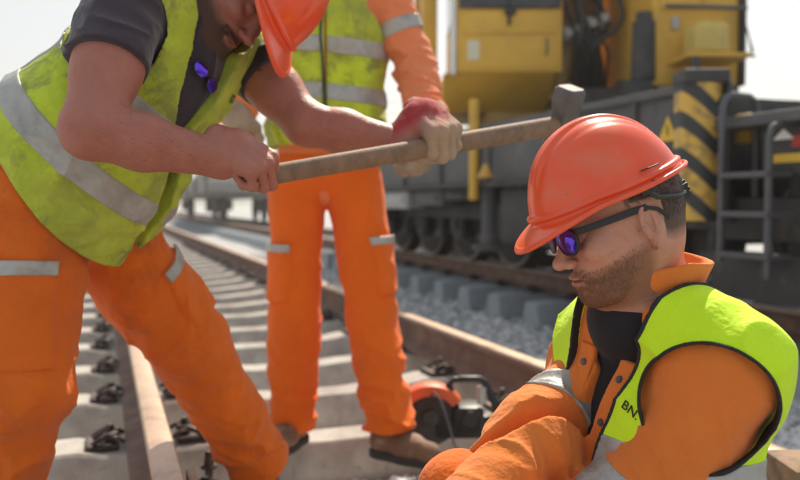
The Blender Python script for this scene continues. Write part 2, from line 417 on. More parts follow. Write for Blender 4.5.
# ballast stones: angular lumps, thrown where the camera can see them
def stone_field(name, n, sampler, size, seed):
    rs = np.random.RandomState(seed)
    base = np.array([(0, 0, 1), (.9, 0, .45), (.28, .85, .45), (-.72, .53, .45), (-.72, -.53, .45), (.28, -.85, .45),
                     (.72, .53, -.45), (-.28, .85, -.45), (-.9, 0, -.45), (-.28, -.85, -.45), (.72, -.53, -.45), (0, 0, -1)], float)
    tri = np.array([(0, 1, 2), (0, 2, 3), (0, 3, 4), (0, 4, 5), (0, 5, 1), (1, 6, 2), (2, 6, 7), (2, 7, 3), (3, 7, 8), (3, 8, 4), (4, 8, 9), (4, 9, 5), (5, 9, 10), (5, 10, 1), (1, 10, 6),
                    (11, 7, 6), (11, 8, 7), (11, 9, 8), (11, 10, 9), (11, 6, 10)])
    c = sampler(rs, n); n = len(c)
    sc = size*(.45+.75*rs.rand(n, 1, 1)**1.3)*(1+.3*rs.randn(n, 1, 3)*.6).clip(.5, 1.5)
    v = base[None]*(1+.28*rs.randn(n, 12, 1)).clip(.55, 1.4)*sc*.5
    a = rs.rand(n)*6.283; b = rs.rand(n)*6.283
    ca, sa, cb, sb = np.cos(a), np.sin(a), np.cos(b), np.sin(b)
    x, y, z = v[..., 0], v[..., 1], v[..., 2]
    y, z = y*cb[:, None]-z*sb[:, None], y*sb[:, None]+z*cb[:, None]
    x, y = x*ca[:, None]-y*sa[:, None], x*sa[:, None]+y*ca[:, None]
    v = np.stack([x, y, z], -1)+c[:, None, :]
    f = (tri[None]+12*np.arange(n)[:, None, None]).reshape(-1, 3)
    me = rawmesh(name, v.reshape(-1, 3), f, False, 3)
    A = me.attributes.new('tone', 'FLOAT', 'POINT'); A.data.foreach_set('value', np.repeat(rs.rand(n), 12).astype(np.float32))
    o = link(name, me, M['stone']); return tag(o, kind='stuff', label='crushed grey ballast lying between and beside the two tracks', cat='ballast')
def samp(rs, n):
    d = 2.0*np.exp(rs.rand(n)*math.log(16/2.0)); u = rs.rand(n)*1.25-.62
    x = d*u; y = d; s = x*TC+y*TS
    ok = (s > -1.6) & (s < 9)
    x, y = x[ok], y[ok]
    z = np.array([gz(a, b) for a, b in zip(x, y)])+rs.rand(len(x))*.022
    return np.stack([x, y, z], 1)
m_ = M['stone']; n_ = m_.node_tree.nodes; L_ = m_.node_tree.links
a_ = n_.new('ShaderNodeAttribute'); a_.attribute_name = 'tone'; cr = n_.new('ShaderNodeValToRGB')
cr.color_ramp.elements[0].color = (.38, .38, .39, 1); cr.color_ramp.elements[1].color = (.80, .79, .77, 1)
e_ = cr.color_ramp.elements.new(.5); e_.color = (.60, .60, .60, 1)
L_.new(a_.outputs['Fac'], cr.inputs[0]); L_.new(cr.outputs[0], n_['Principled BSDF'].inputs['Base Color'])
stone_field('ballast', 52000, samp, .052, 5)

RAILP = [(-.075, 0), (.075, 0), (.075, .011), (.035, .022), (.012, .034), (.0085, .06), (.0085, .110), (.013, .128), (.036, .138), (.0365, .160), (.031, .168), (.018, .1715), (0, .172),
         (-.018, .1715), (-.031, .168), (-.0365, .160), (-.036, .138), (-.013, .128), (-.0085, .110), (-.0085, .06), (-.012, .034), (-.035, .022), (-.075, .011)]
def rail(parent, s, t0, t1, m):
    mb = MB(); mb.prism([(s+a, .018+b) for a, b in RAILP], t0, t1, 'y')
    me = mb.mesh('rail', True); o = link('rail', me, [m, M['rail_head']], parent)
    for p in me.polygons:
        if p.normal.z > .35 and p.center.z > .15: p.material_index = 1
    return o
def sleeper_mesh(material_end=False):
    """monobloc sleeper lying along x: trapezoid section, waisted and dipped in the middle, raised rail seats"""
    prof = [(-1.30, .0, .086), (-1.22, .014, .092), (-.98, .018, .095), (-.90, .000, .096), (-.60, .000, .096), (-.52, .004, .094), (-.42, -.014, .090), (-.15, -.034, .082),
            (.15, -.034, .082), (.42, -.014, .090), (.52, .004, .094), (.60, .000, .096), (.90, .000, .096), (.98, .018, .095), (1.22, .014, .092), (1.30, .0, .086)]
    bm = bmesh.new(); rings = []
    for x, z, w_ in prof:
        wb = w_+.052
        pr = [(-wb, -.205), (-wb, -.14), (-w_-.006, z-.012), (-w_+.004, z-.002), (0, z+.001), (w_-.004, z-.002), (w_+.006, z-.012), (wb, -.14), (wb, -.205)]
        rings.append([bm.verts.new((x, y, zz)) for y, zz in pr])
    for A, B in zip(rings, rings[1:]):
        for k in range(8): bm.faces.new((A[k], A[k+1], B[k+1], B[k]))
        bm.faces.new((A[8], A[0], B[0], B[8]))
    bm.faces.new(rings[0]); bm.faces.new(rings[-1][::-1])
    bmesh.ops.recalc_face_normals(bm, faces=bm.faces[:])
    me = bpy.data.meshes.new('sleeper'); bm.to_mesh(me); bm.free(); me.polygons.foreach_set('use_smooth', [True]*len(me.polygons)); me.set_sharp_from_angle(angle=D2R(25)); return me
def clip_mesh():
    """tension clamp on its guide plate with the sleeper screw; rail side towards +x"""
    mb = MB()
    mb.box((-.075, -.062, .000), (.022, .062, .016), .004); mb.box((-.085, -.070, -.004), (-.060, .070, .022), .005)
    # W shaped clamp
    for sg in (1, -1):
        pts = []
        for k in range(15):
            a = k/14
            x = -.030+.052*math.sin(a*math.pi*1.05)-.035*math.sin(a*math.pi*.5)*0; y = sg*(.012+.050*math.sin(min(1, a*1.15)*math.pi*.62)); z = .028+.020*math.sin(a*math.pi)-.004*a
            pts.append((x, y, z))
        loop = [(-.005, sg*.012, .030), (.014, sg*.013, .040), (.020, sg*.022, .044), (.008, sg*.036, .050), (-.020, sg*.046, .048), (-.048, sg*.052, .034), (-.062, sg*.050, .022), (-.058, sg*.036, .020), (-.035, sg*.034, .034), (-.005, sg*.046, .044), (.022, sg*.058, .036), (.040, sg*.060, .024)]
        mb.tube(loop, .0075, 8)
    mb.tube([(-.005, -.012, .030), (-.022, -.006, .032), (-.022, .006, .032), (-.005, .012, .030)], .0075, 8)
    me1 = mb
    mb.cyl((-.006, 0, .02), (-.006, 0, .046), .021, seg=20, bev=.002)
    mb.cyl((-.006, 0, .044), (-.006, 0, .056), .017, seg=6, bev=.002); mb.cyl((-.006, 0, .054), (-.006, 0, .074), .0125, seg=4, bev=.003)
    me = mb.mesh('rail_clip', True); return me
SLEEPER, CLIP = sleeper_mesh(), clip_mesh(); CLIP.materials.append(M['clip'])
def track(name, sc, t_first, n, spacing, m_sl, clips, skip=(), zend=0):
    tr = tag(empty(name, T(sc, 0), TH), kind='structure')
    me = SLEEPER.copy(); me.materials.append(m_sl)
    for k in range(n):
        o = bpy.data.objects.new('sleeper', me); COL.objects.link(o); o.parent = tr; o.location = (random.uniform(-.012, .012), t_first+k*spacing, random.uniform(-.003, .003)); o.rotation_euler = (0, 0, random.uniform(-.004, .004))
        if k < clips:
            for r_ in (-.7525, .7525):
                for sg in (1, -1):
                    c = bpy.data.objects.new('rail_clip', CLIP); COL.objects.link(c); c.parent = o
                    c.location = (r_-sg*.118, random.uniform(-.004, .004), .004); c.rotation_euler = (0, 0, (0 if sg > 0 else math.pi)+random.uniform(-.03, .03))
    rail(tr, -.7525, t_first-3.2, t_first+n*spacing, M['rail_rust']); rail(tr, .7525, t_first-3.2, t_first+n*spacing, M['rail_rust'])
    return tr
track('near_track', .8875, 2.88-5*.66, 95, .66, M['concrete'], 26)
track('far_track', 4.62, 1.2, 95, .66, M['concrete_blue'], 14)
# ================================================================ rail crane on the far track and background
M['yellow'] = mat('weathered_crane_yellow', (.72, .42, .05), .5, noise=(3, .12), bump=[(40, .0008)], col2=[(.34, .20, .06), (.16, .11, .07)], spots=[(3, .5, .75, .5), (9, .62, .8, .6)])
M['ochre'] = mat('oily_ochre_boom', (.42, .25, .07), .55, noise=(4, .25), bump=[(30, .002)], col2=[(.14, .09, .05)], spots=[(4, .5, .7, .8)])
M['cream'] = mat('faded_yellow_tank', (.62, .46, .12), .5, noise=(4, .1), col2=(.40, .30, .12), spots=(6, .55, .75))
M['frame_grey'] = mat('dark_grey_frame_paint', (.095, .095, .10), .6, noise=(3, .2), bump=[(30, .0015)], col2=[(.17, .15, .13), (.03, .03, .03)], spots=[(2.5, .5, .7, .6), (8, .6, .75, .6)])
M['frame_black'] = mat('grimy_black_running_gear', (.045, .044, .045), .65, noise=(5, .3), bump=[(40, .002)], col2=(.10, .085, .07), spots=(5, .52, .7))
M['rail_tube'] = mat('worn_dark_handrail', (.10, .10, .11), .5, noise=(6, .25), metal=.2)
M['galv'] = mat('grey_painted_cylinder', (.42, .42, .42), .45, metal=.2, noise=(4, .12))
M['glass'] = mat('dark_cab_glass', (.02, .026, .035), .08, spec=.8)
M['pale'] = mat('pale_sticker', (.70, .66, .50), .6)
M['white_paint_and_reflection'] = mat('chalky_white_paint_and_reflection', (.80, .79, .74), .55, noise=(3, .06))  # sign mark, and the sky reflection painted on the cab side
M['red'] = mat('red_sign_paint', (.45, .03, .02), .5)
M['lamp_yellow'] = mat('yellow_sign_paint', (.80, .50, .03), .5)
M['wheel'] = mat('rusty_wheel_steel', (.05, .035, .03), .7, metal=.1, noise=(8, .3)); M['tread'] = mat('polished_wheel_tread', (.22, .20, .18), .45, metal=.6, noise=(8, .1))
M['hose'] = mat('black_rubber_hose', (.022, .022, .024), .5)
M['far_wagon'] = mat('far_wagon_grey_brown', (.13, .11, .10), .8, noise=(2, .3))
M['load'] = mat('stacked_concrete_load', (.40, .38, .35), .9, noise=(2, .2))
M['hill'] = mat('dry_scrub_hillside', (.28, .27, .20), 1, noise=(.02, .25), col2=(.13, .16, .09), spots=(.03, .45, .6))
# chevrons: yellow and black stripes that form a V across the board
mc = mat('chevron_print', (.70, .44, .07), .5); n_ = mc.node_tree.nodes; L_ = mc.node_tree.links
tc = n_.new('ShaderNodeTexCoord'); sx = n_.new('ShaderNodeSeparateXYZ'); L_.new(tc.outputs['Object'], sx.inputs[0])
def mth(op, a, b=None):
    m = n_.new('ShaderNodeMath'); m.operation = op
    for i, v_ in enumerate((a, b)):
        if v_ is None: continue
        if isinstance(v_, (int, float)): m.inputs[i].default_value = v_
        else: L_.new(v_, m.inputs[i])
    return m.outputs[0]
vv = mth('ABSOLUTE', mth('SUBTRACT', sx.outputs[0], .055)); zz = mth('SUBTRACT', sx.outputs[2], mth('MULTIPLY', vv, .95))
st = mth('LESS_THAN', mth('FRACT', mth('MULTIPLY', mth('ADD', zz, .035), 1/.205)), .46)
mx = n_.new('ShaderNodeMix'); mx.data_type = 'RGBA'; L_.new(st, mx.inputs[0])
nz = n_.new('ShaderNodeTexNoise'); nz.inputs['Scale'].default_value = 14; nz.inputs['Detail'].default_value = 6; L_.new(tc.outputs['Object'], nz.inputs['Vector'])
cr = n_.new('ShaderNodeValToRGB'); cr.color_ramp.elements[0].position = .35; cr.color_ramp.elements[0].color = (.36, .24, .08, 1); cr.color_ramp.elements[1].position = .55; cr.color_ramp.elements[1].color = (.70, .44, .07, 1)
L_.new(nz.outputs[0], cr.inputs[0]); L_.new(cr.outputs[0], mx.inputs[6]); mx.inputs[7].default_value = (.035, .038, .042, 1); L_.new(mx.outputs[2], n_['Principled BSDF'].inputs['Base Color'])
M['chevron'] = mc

def lpt(u, v, s):          # point on the vertical plane at lateral distance s, in crane coordinates
    ux = (u-CU)/FPX; d = s/(ux*TC+TS); p = P(u, v, d); return (p[0]*TC+p[1]*TS-4.62, -p[0]*TS+p[1]*TC, p[2])
CR = tag(empty('rail_crane', T(4.62, 0), TH), label='big yellow rail crane with dark frame standing on the far track', cat='crane')
def wheelset(parent, t):
    for sg in (-1, 1):
        mb = MB(); x0 = sg*.7525
        for (xa, xb, r1, r2) in ((-.065, .055, .418, .424), (.050, .075, .450, .450)):
            mb.cyl((x0-sg*-xa*-1 if 0 else x0+(-sg)*xa, t, .61), (x0+(-sg)*xb, t, .61), r1, r2, 40, .006)
        mb.cyl((x0+sg*.066, t, .61), (x0+sg*.10, t, .61), .36, .30, 32, .01); mb.cyl((x0+sg*.09, t, .61), (x0+sg*.17, t, .61), .10, .085, 20, .01)
        w_ = mb.build('wheel', M['wheel'], parent)
        mb = MB(); mb.tube([(x0+sg*.068, t+.400*math.cos(a), .61+.400*math.sin(a)) for a in np.linspace(0, 2*math.pi, 49)[:-1]], .016, 6, closed=True); mb.build('tyre', M['tread'], w_)
        mb = MB(); mb.box((x0+sg*.16-.07, t-.13, .48), (x0+sg*.16+.07, t+.13, .74), .02); mb.cyl((x0+sg*.23, t, .61), (x0+sg*.26, t, .61), .085, seg=16, bev=.008); mb.build('axle_box', M['frame_black'], w_)
    mb = MB(); mb.cyl((-.75, t, .61), (.75, t, .61), .08, seg=16); mb.build('axle', M['frame_black'], parent)
for t in (3.35, 4.55, 7.0, 8.05, 9.1, 10.15, 11.2): wheelset(CR, t)
# bogie frames with springs
for (a, b) in ((2.7, 5.2), (6.5, 11.8)):
    for sg in (-1, 1):
        mb = MB(); x = sg*.98; mb.box((x-.05, a, .66), (x+.05, b, .84), .02)
        k = a+.25
        while k < b-.2:
            mb.cyl((x-sg*0, k, .50), (x, k, .68), .05, seg=12); mb.box((x-.06, k-.09, .44), (x+.06, k+.09, .52), .01); k += .55
        mb.build('bogie_frame', M['frame_black'], CR)
# main frame: web panel, top and bottom flange, ribs
for sg in (-1, 1):
    mb = MB(); x = sg*1.38
    mb.box((x-.02, 3.75, 1.02), (x+.02, 13.5, 1.47), .004); fr = mb.build('side_sill', M['frame_grey'], CR)
    mb = MB(); mb.box((x-.07, 3.72, 1.47), (x+.07, 13.5, 1.52), .006); mb.build('top_flange', M['frame_grey'], fr)
    mb = MB(); mb.box((x-.07, 3.72, .97), (x+.07, 13.5, 1.02), .006); mb.build('bottom_flange', M['frame_black'], fr)
    for k in range(9):
        mb = MB(); y = 4.3+k*1.05; mb.box((x-.055, y-.012, 1.02), (x+.055, y+.012, 1.47), 0); mb.build('stiffener', M['frame_grey'], fr)
mb = MB(); mb.box((-1.31, 3.80, 1.36), (1.31, 13.5, 1.46), .01); mb.box((-1.30, 3.75, .98), (1.30, 3.80, 1.35), .01); mb.build('deck', M['frame_black'], CR)
mb = MB(); mb.box((-.45, 3.9, .75), (.45, 13.2, 1.34), .02); mb.build('centre_sill', M['frame_black'], CR)
# equipment slung below the sill
for (y0, y1, z0, z1, x0, x1, m_) in ((5.35, 6.3, .48, .96, -1.34, -.9, 'frame_black'), (6.9, 7.5, .86, .96, -1.36, -1.1, 'frame_black'), (8.5, 9.3, .76, .965, -1.38, -1.16, 'galv'), (4.9, 5.3, .7, .96, -1.36, -1.05, 'frame_grey'), (9.6, 11.2, .62, .96, -1.34, -1.1, 'frame_black'), (7.55, 8.3, .80, .965, -1.36, -1.12, 'frame_grey')):
    mb = MB(); mb.box((x0, y0, z0), (x1, y1, z1), .02); mb.box((x0-.012, y0+.06, z0+.05), (x0-.002, y1-.06, z1-.04), .004)
    mb.cyl((x0-.03, y0+.12, (z0+z1)/2), (x0-.01, y0+.12, (z0+z1)/2), .018, seg=10); mb.build('equipment_box', M[m_], CR)
# outrigger arm and jack seen between the bogies
mb = MB(); mb.box((-1.44, 6.35, 1.06), (-.2, 6.75, 1.40), .015); mb.cyl((-1.32, 6.55, .45), (-1.32, 6.55, 1.1), .07, seg=20, bev=.01); mb.cyl((-1.32, 6.55, .40), (-1.32, 6.55, .45), .16, seg=24, bev=.01); mb.build('outrigger', M['frame_grey'], CR)
# chevron column at the frame end
x, y, z = lpt(700, 150, 3.20)
mb = MB(); prof = []
for k in range(13): a = math.pi*k/12; prof.append((-.118+.236*k/12, -.02-.075*math.sin(a)**.6))
prof += [(.118, .10), (-.118, .10)]
mb.prism(prof, -.40, .38, 'z'); col = mb.build('chevron_board', M['chevron'], CR); col.location = (x, y, 1.13); col.rotation_euler = (0, 0, -TH)
mb = MB(); mb.box((-.13, -.105, .372), (.13, .12, .45), .02); mb.cyl((-.03, 0, .45), (-.03, 0, .53), .022, seg=12); mb.box((.1195, -.09, -.41), (.137, .11, .38), .004); mb.build('column_cap', M['frame_black'], col)
# warning triangle on the sill
x, y, z = lpt(668, 131, 3.155)
mb = MB(); mb.prism([(y-.085, z-.06), (y+.085, z-.06), (y, z+.09)], x-.004, x, 'x'); tri = mb.build('warning_triangle', M['lamp_yellow'], CR, smooth=False)
mb = MB(); mb.prism([(y-.012, z-.035), (y+.016, z-.002), (y+.002, z-.002), (y+.012, z+.045), (y-.018, z+.004), (y-.004, z+.004)], x-.007, x-.0045, 'x'); mb.build('bolt_symbol', M['frame_black'], tri, smooth=False)
# end platform, access ladder and handrails
def tb(pts, r=.019): return [Vector(lpt(*p)) for p in pts]
mb = MB(); a = lpt(723, 255, 3.15); b = lpt(770, 277, 3.15)
for (u, v0, v1, s_) in ((723, 100, 262, 3.15), (757, 100, 214, 3.42)): pass
def hoop(u0, u1, vt, vb0, vb1, s0, s1, nm='handrail', r=.020):
    A0, A1 = Vector(lpt(u0, vt, s0)), Vector(lpt(u1, vt, s1)); zt = A0.z; A1.z = zt; B0 = Vector((A0.x, A0.y, lpt(u0, vb0, s0)[2])); B1 = Vector((A1.x, A1.y, lpt(u1, vb1, s1)[2]))
    dv = (A1-A0); rr = .07
    pts = [B0, A0-Vector((0, 0, rr)), A0-Vector((0, 0, rr*.3))+dv.normalized()*rr*.3, A0+dv.normalized()*rr, A1-dv.normalized()*rr, A1-Vector((0, 0, rr*.3))-dv.normalized()*rr*.3, A1-Vector((0, 0, rr)), B1]
    mb = MB(); mb.tube(pts, r, 10); return mb.build(nm, M['rail_tube'], CR)
hoop(723, 757, 94, 262, 200, 3.15, 3.45); hoop(770, 808, 123, 280, 240, 3.15, 3.4)
for v in (176, 214, 254):
    p, q = Vector(lpt(722, v, 3.15)), Vector(lpt(771, v*1.0+(2 if v > 200 else 0), 3.15)); q.z = p.z
    mb = MB(); mb.bar(p+Vector((.06, 0, 0)), q+Vector((.06, 0, 0)), .17, .028, .004); mb.bar(p, q, .02, .035, .004); mb.build('ladder_step', M['rail_tube'], CR)
mb = MB(); mb.box((-1.40, 1.9, 1.24), (1.40, 3.62, 1.30), .008); pf = mb.build('end_platform', M['frame_grey'], CR)
mb = MB(); mb.box((-1.30, 1.9, .86), (1.30, 2.02, 1.235), .01); mb.box((-1.18, 2.1, .50), (-.80, 3.3, 1.0), .02); mb.box((-1.05, 2.5, 1.0), (-.6, 3.6, 1.23), .02); mb.box((-1.25, 3.0, .62), (-1.0, 3.7, .86), .02); mb.build('end_equipment', M['frame_black'], pf)
mb = MB(); mb.box((-1.33, 2.2, .30), (-1.27, 3.7, .56), .01); mb.build('step_board', M['frame_black'], pf)
# sign plate by the second handrail
x, y, z = lpt(786, 148, 3.30)
mb = MB(); mb.box((x, y-.30, z-.14), (x+.02, y+.16, z+.12), .006); sp = mb.build('sign_plate', M['frame_black'], CR)
mb = MB(); mb.prism([(y-.055, z+.045), (y+.085, z+.045), (y+.015, z+.10)], x-.004, x-.001, 'x'); mb.build('white_mark', M['white_paint_and_reflection'], sp, smooth=False)
mb = MB(); mb.box((x-.004, y-.13, z+.0), (x-.001, y-.04, z+.06), 0); mb.build('red_mark', M['red'], sp, smooth=False)
mb = MB(); mb.box((x-.004, y-.26, z-.075), (x-.001, y+.13, z-.03), 0); mb.build('yellow_mark', M['lamp_yellow'], sp, smooth=False)
x, y, z = lpt(745, 128, 3.5); mb = MB(); mb.box((x-.03, y-.06, z-.09), (x+.03, y+.05, z+.08), .01); mb.cyl((x-.05, y+.01, z+.02), (x-.03, y+.01, z+.02), .035, seg=16, bev=.004); mb.build('marker_lamp', M['lamp_yellow'], CR)
mb = MB(); x, y, z = lpt(474, 150, 3.12); mb.cyl((x, y, z-.45), (x, y, z+.45), .045, seg=14, bev=.004); mb.build('stanchion', M['yellow'], CR)
mb = MB(); x, y, z = lpt(490, 171, 3.10); mb.cyl((x-.04, y, z-.03), (x-.04, y, z+.06), .055, .02, seg=14); mb.cyl((x-.04, y, z-.06), (x-.04, y, z-.03), .07, seg=14, bev=.006); mb.build('filler_cap', M['yellow'], CR)
# --- slewed upper works (square to the camera side), in world coordinates
def wb(name, m, parts, parent=CR, bev=.02, smooth=True):
    mb = MB()
    for p in parts: mb.box(p[0], p[1], p[2] if len(p) > 2 else bev)
    return mb.build(name, M[m] if isinstance(m, str) else m, parent, smooth, world=True)
yc = 7.75
cab = wb('cab', 'yellow', [((.54, yc, 2.08), (1.56, yc+1.7, 3.95), .03)])
wb('door_panel', 'yellow', [((.60, yc-.012, 2.12), (1.50, yc-.001, 2.42), .006)], cab); wb('upper_panel', 'yellow', [((.60, yc-.016, 2.45), (1.50, yc-.001, 2.66), .006)], cab)
win = wb('window', 'glass', [((.60, yc-.02, 2.72), (1.50, yc-.002, 3.75), .01)], cab)
wb('window_frame', 'frame_black', [((.565, yc-.035, 2.685), (1.535, yc-.003, 2.718), .006), ((.565, yc-.035, 2.719), (.598, yc-.003, 3.78), .006), ((1.502, yc-.035, 2.719), (1.535, yc-.003, 3.78), .006)], win)
mb = MB(); mb.bar((1.05, yc-.05, 2.66), (.98, yc-.04, 3.15), .014, .02); mb.box((1.0, yc-.06, 2.62), (1.10, yc-.02, 2.70), .01); mb.cyl((1.04, yc-.04, 2.52), (1.04, yc-.04, 2.62), .015, seg=8); mb.build('wiper', M['black'], win, world=True)
wb('side_window', 'glass', [((.527, yc+.25, 2.70), (.539, yc+1.4, 3.7), .004)], cab); wb('side_reflection', 'white_paint_and_reflection', [((.50, yc-.01, 2.06), (.538, yc+.22, 3.9), .01)], cab)  # white strip paints in the bright sky reflection along the cab side
wb('instruction_sticker', 'pale', [((.645, yc-.016, 2.20), (.76, yc-.0125, 2.38), .0)], cab)
mb = MB(); mb.tube([(1.40, yc-.01, 2.25), (1.40, yc-.07, 2.27), (1.40, yc-.07, 2.38), (1.40, yc-.01, 2.40)], .010, 6); mb.build('grab_handle', M['rail_tube'], cab, world=True)
# sloping underside of the cab and slewing platform
mb = MB(); mb.prism([(yc+.02, 2.078), (yc+1.5, 2.078), (yc+1.5, 1.72), (yc+.55, 1.76)], .42, 1.50, 'x', .01); mb.build('cab_underside', M['yellow'], CR, world=True)
wb('slewing_platform', 'ochre', [((.9, yc+.55, 1.62), (3.4, yc+2.9, 1.86), .03)]); 
mb = MB(); mb.cyl((1.95, yc+1.9, 1.47), (1.95, yc+1.9, 1.62), .95, seg=40, bev=.02); mb.build('slewing_ring', M['frame_black'], CR, world=True)
wb('boom_post', 'yellow', [((.235, yc+.9, 1.56), (.40, yc+1.1, 4.1), .015)]); wb('boom_rest', 'ochre', [((.16, yc+1.15, 1.53), (.235, yc+1.3, 4.0), .01)])
wb('boom_housing', 'yellow', [((1.57, yc+1.75, 1.88), (2.19, yc+2.4, 4.1), .03)])
# engine housing on the right with hand rail, shelf, tank and exhaust drum
hs_ = wb('engine_housing', 'yellow', [((2.20, 7.05, 1.85), (2.96, 8.9, 3.9), .03)])
wb('housing_door', 'yellow', [((2.26, 7.03, 2.52), (2.60, 7.049, 3.7), .008)], hs_); wb('housing_door', 'yellow', [((2.64, 7.03, 2.52), (2.92, 7.049, 3.7), .008)], hs_)
wb('vent_grille', 'frame_black', [((2.70, 7.012, 2.62+.05*k), (2.90, 7.028, 2.645+.05*k), .002) for k in range(6)], hs_); wb('door_latch', 'galv', [((2.36, 7.01, 2.34), (2.42, 7.049, 2.44), .006)], hs_)
wb('housing_edge', 'frame_black', [((2.962, 7.0, 1.85), (3.0, 7.12, 3.9), .006)], hs_); mb = MB(); mb.cyl((2.28, 6.95, 2.52), (2.98, 6.95, 2.50), .018, seg=10); mb.build('hand_rail', M['rail_tube'], hs_, world=True)
sh = wb('shelf', 'yellow', [((2.33, 6.55, 2.02), (2.86, 7.04, 2.05), .004)], hs_)
mb = MB(); mb.tube([(2.88, 6.6, 2.06), (2.80, 6.6, 2.36), (2.80, 6.6, 2.03), (2.90, 6.6, 2.03)], .013, 6); mb.build('bracket', M['black'], sh, world=True)
mb = MB(); mb.box((2.42, 6.60, 2.056), (2.70, 6.95, 2.31), .06, seg=4); mb.cyl((2.56, 6.78, 2.30), (2.56, 6.78, 2.35), .04, seg=14, bev=.005); mb.build('tank', M['cream'], hs_, world=True)
mb = MB(); mb.cyl((2.36, 6.85, 1.86), (2.76, 6.85, 1.84), .095, seg=24, bev=.012); mb.cyl((2.765, 6.85, 1.84), (2.80, 6.85, 1.84), .05, seg=16); mb.build('exhaust_drum', M['galv'], CR, world=True)
wb('housing_base', 'frame_grey', [((2.25, 7.0, 1.56), (2.95, 8.9, 1.845), .02)])
# boom foot, luffing cylinder, winch and hoses between cab and housing
mb = MB(); mb.prism([(1.62, 1.88), (1.72, 3.0), (2.0, 4.2), (2.18, 4.2), (2.12, 2.6), (2.02, 1.88)], yc+.7, yc+.95, 'y', .015); mb.build('boom_foot', M['ochre'], CR, world=True)
mb = MB(); mb.prism([(1.62, 1.88), (1.66, 2.7), (1.86, 4.2), (2.06, 4.2), (2.0, 2.6), (1.96, 1.88)], yc+1.3, yc+1.5, 'y', .015); mb.build('boom_foot', M['yellow'], CR, world=True)
mb = MB(); mb.cyl((1.58, yc+.45, 1.9), (2.02, yc+.5, 3.9), .10, seg=20, bev=.01); mb.cyl((1.58, yc+.45, 1.86), (1.60, yc+.45, 1.98), .15, seg=20, bev=.01); mb.build('luffing_cylinder', M['ochre'], CR, world=True)
mb = MB(); mb.cyl((2.14, 7.1, 1.9), (2.14, 7.1, 2.42), .11, .10, 20, .012); mb.cyl((2.14, 7.1, 2.42), (2.14, 7.1, 2.5), .07, seg=16, bev=.01); mb.box((1.95, 7.0, 1.56), (2.2, 7.3, 1.9), .02); mb.build('hydraulic_accumulator', M['frame_black'], CR, world=True)
mb = MB(); mb.cyl((1.62, yc+.1, 1.78), (2.15, yc+.1, 1.78), .17, seg=24, bev=.01); mb.cyl((1.60, yc+.1, 1.78), (1.64, yc+.1, 1.78), .24, seg=28, bev=.006); mb.cyl((2.12, yc+.1, 1.78), (2.16, yc+.1, 1.78), .24, seg=28, bev=.006); mb.build('winch', M['frame_black'], CR, world=True)
rs = np.random.RandomState(4)
for k in range(11):
    x0 = 1.62+.05*k; x1 = 1.66+rs.rand()*.4; zz_ = 1.95+rs.rand()*.4; y_ = yc+.15+rs.rand()*.4
    pts = [Vector((x0, y_+.3, 3.6-rs.rand()*.8)), Vector((x0-.06, y_-.05, 3.0)), Vector((x0+.08*rs.randn(), y_-.12, 2.6)), Vector((x1, y_-.14, 2.25+rs.rand()*.2)), Vector((x1+.08, y_, zz_)), Vector((x1+.1, y_+.3, 1.8))]
    # smooth the run with Catmull-Rom
    out = []
    for i in range(len(pts)-1):
        p0, p1, p2, p3 = pts[max(i-1, 0)], pts[i], pts[i+1], pts[min(i+2, len(pts)-1)]
        for j in range(6):
            t = j/6; out.append(.5*((2*p1)+(-p0+p2)*t+(2*p0-5*p1+4*p2-p3)*t*t+(-p0+3*p1-3*p2+p3)*t**3))
    mb = MB(); mb.tube(out, .018+.008*rs.rand(), 8); mb.build('hose', M['hose'], CR, world=True)
for k in range(4):
    mb = MB(); mb.cyl((1.66+.12*k, yc+.2, 2.5+.05*k), (1.66+.12*k, yc+.34, 2.52+.05*k), .045, seg=14, bev=.006); mb.box((1.62+.12*k, yc+.30, 2.44+.05*k), (1.70+.12*k, yc+.5, 2.58+.05*k), .01); mb.build('valve', M['galv'], CR, world=True)

# --- flat wagon far down the far track
WG = tag(empty('flat_wagon', T(4.62, 0), TH), label='low flat wagon far away down the far track with odd loads', cat='wagon')
mb = MB(); mb.box((-1.35, 27, 1.0), (1.35, 41, 1.22), .02); mb.build('wagon_deck', M['far_wagon'], WG)
for t in (28.3, 30.1, 37.8, 39.6):
    for sg in (-1, 1):
        mb = MB(); mb.cyl((sg*.70, t, .62), (sg*.80, t, .62), .44, seg=24); mb.box((sg*.95-.1, t-.25, .5), (sg*.95+.1, t+.25, .98), .02); mb.build('wheel', M['far_wagon'], WG)
for t in (28.0, 31.5, 35, 40.5):
    for sg in (-1, 1):
        mb = MB(); mb.box((sg*1.30-.05, t-.05, 1.2), (sg*1.30+.05, t+.05, 1.85), .01); mb.build('stake', M['far_wagon'], WG)
for (a, b, z) in ((29, 31.8, .35), (33, 34.6, .75), (36.5, 39, .4)):
    mb = MB()
    for k in range(int(z/.2)+1): mb.box((-1.1+.04*k, a+.1*k, 1.23+.22*k), (1.1-.06*k, b-.15*k, 1.43+.22*k), .02)
    o = mb.build('concrete_stack', M['load'], None); o.location = T(4.62, 0); o.rotation_euler = (0, 0, TH)
    tag(o, f"{'low' if z < .38 else 'tall' if z > .5 else 'middling'} grey concrete stack lying on the far flat wagon", 'concrete stack', 'stacks on the flat wagon')
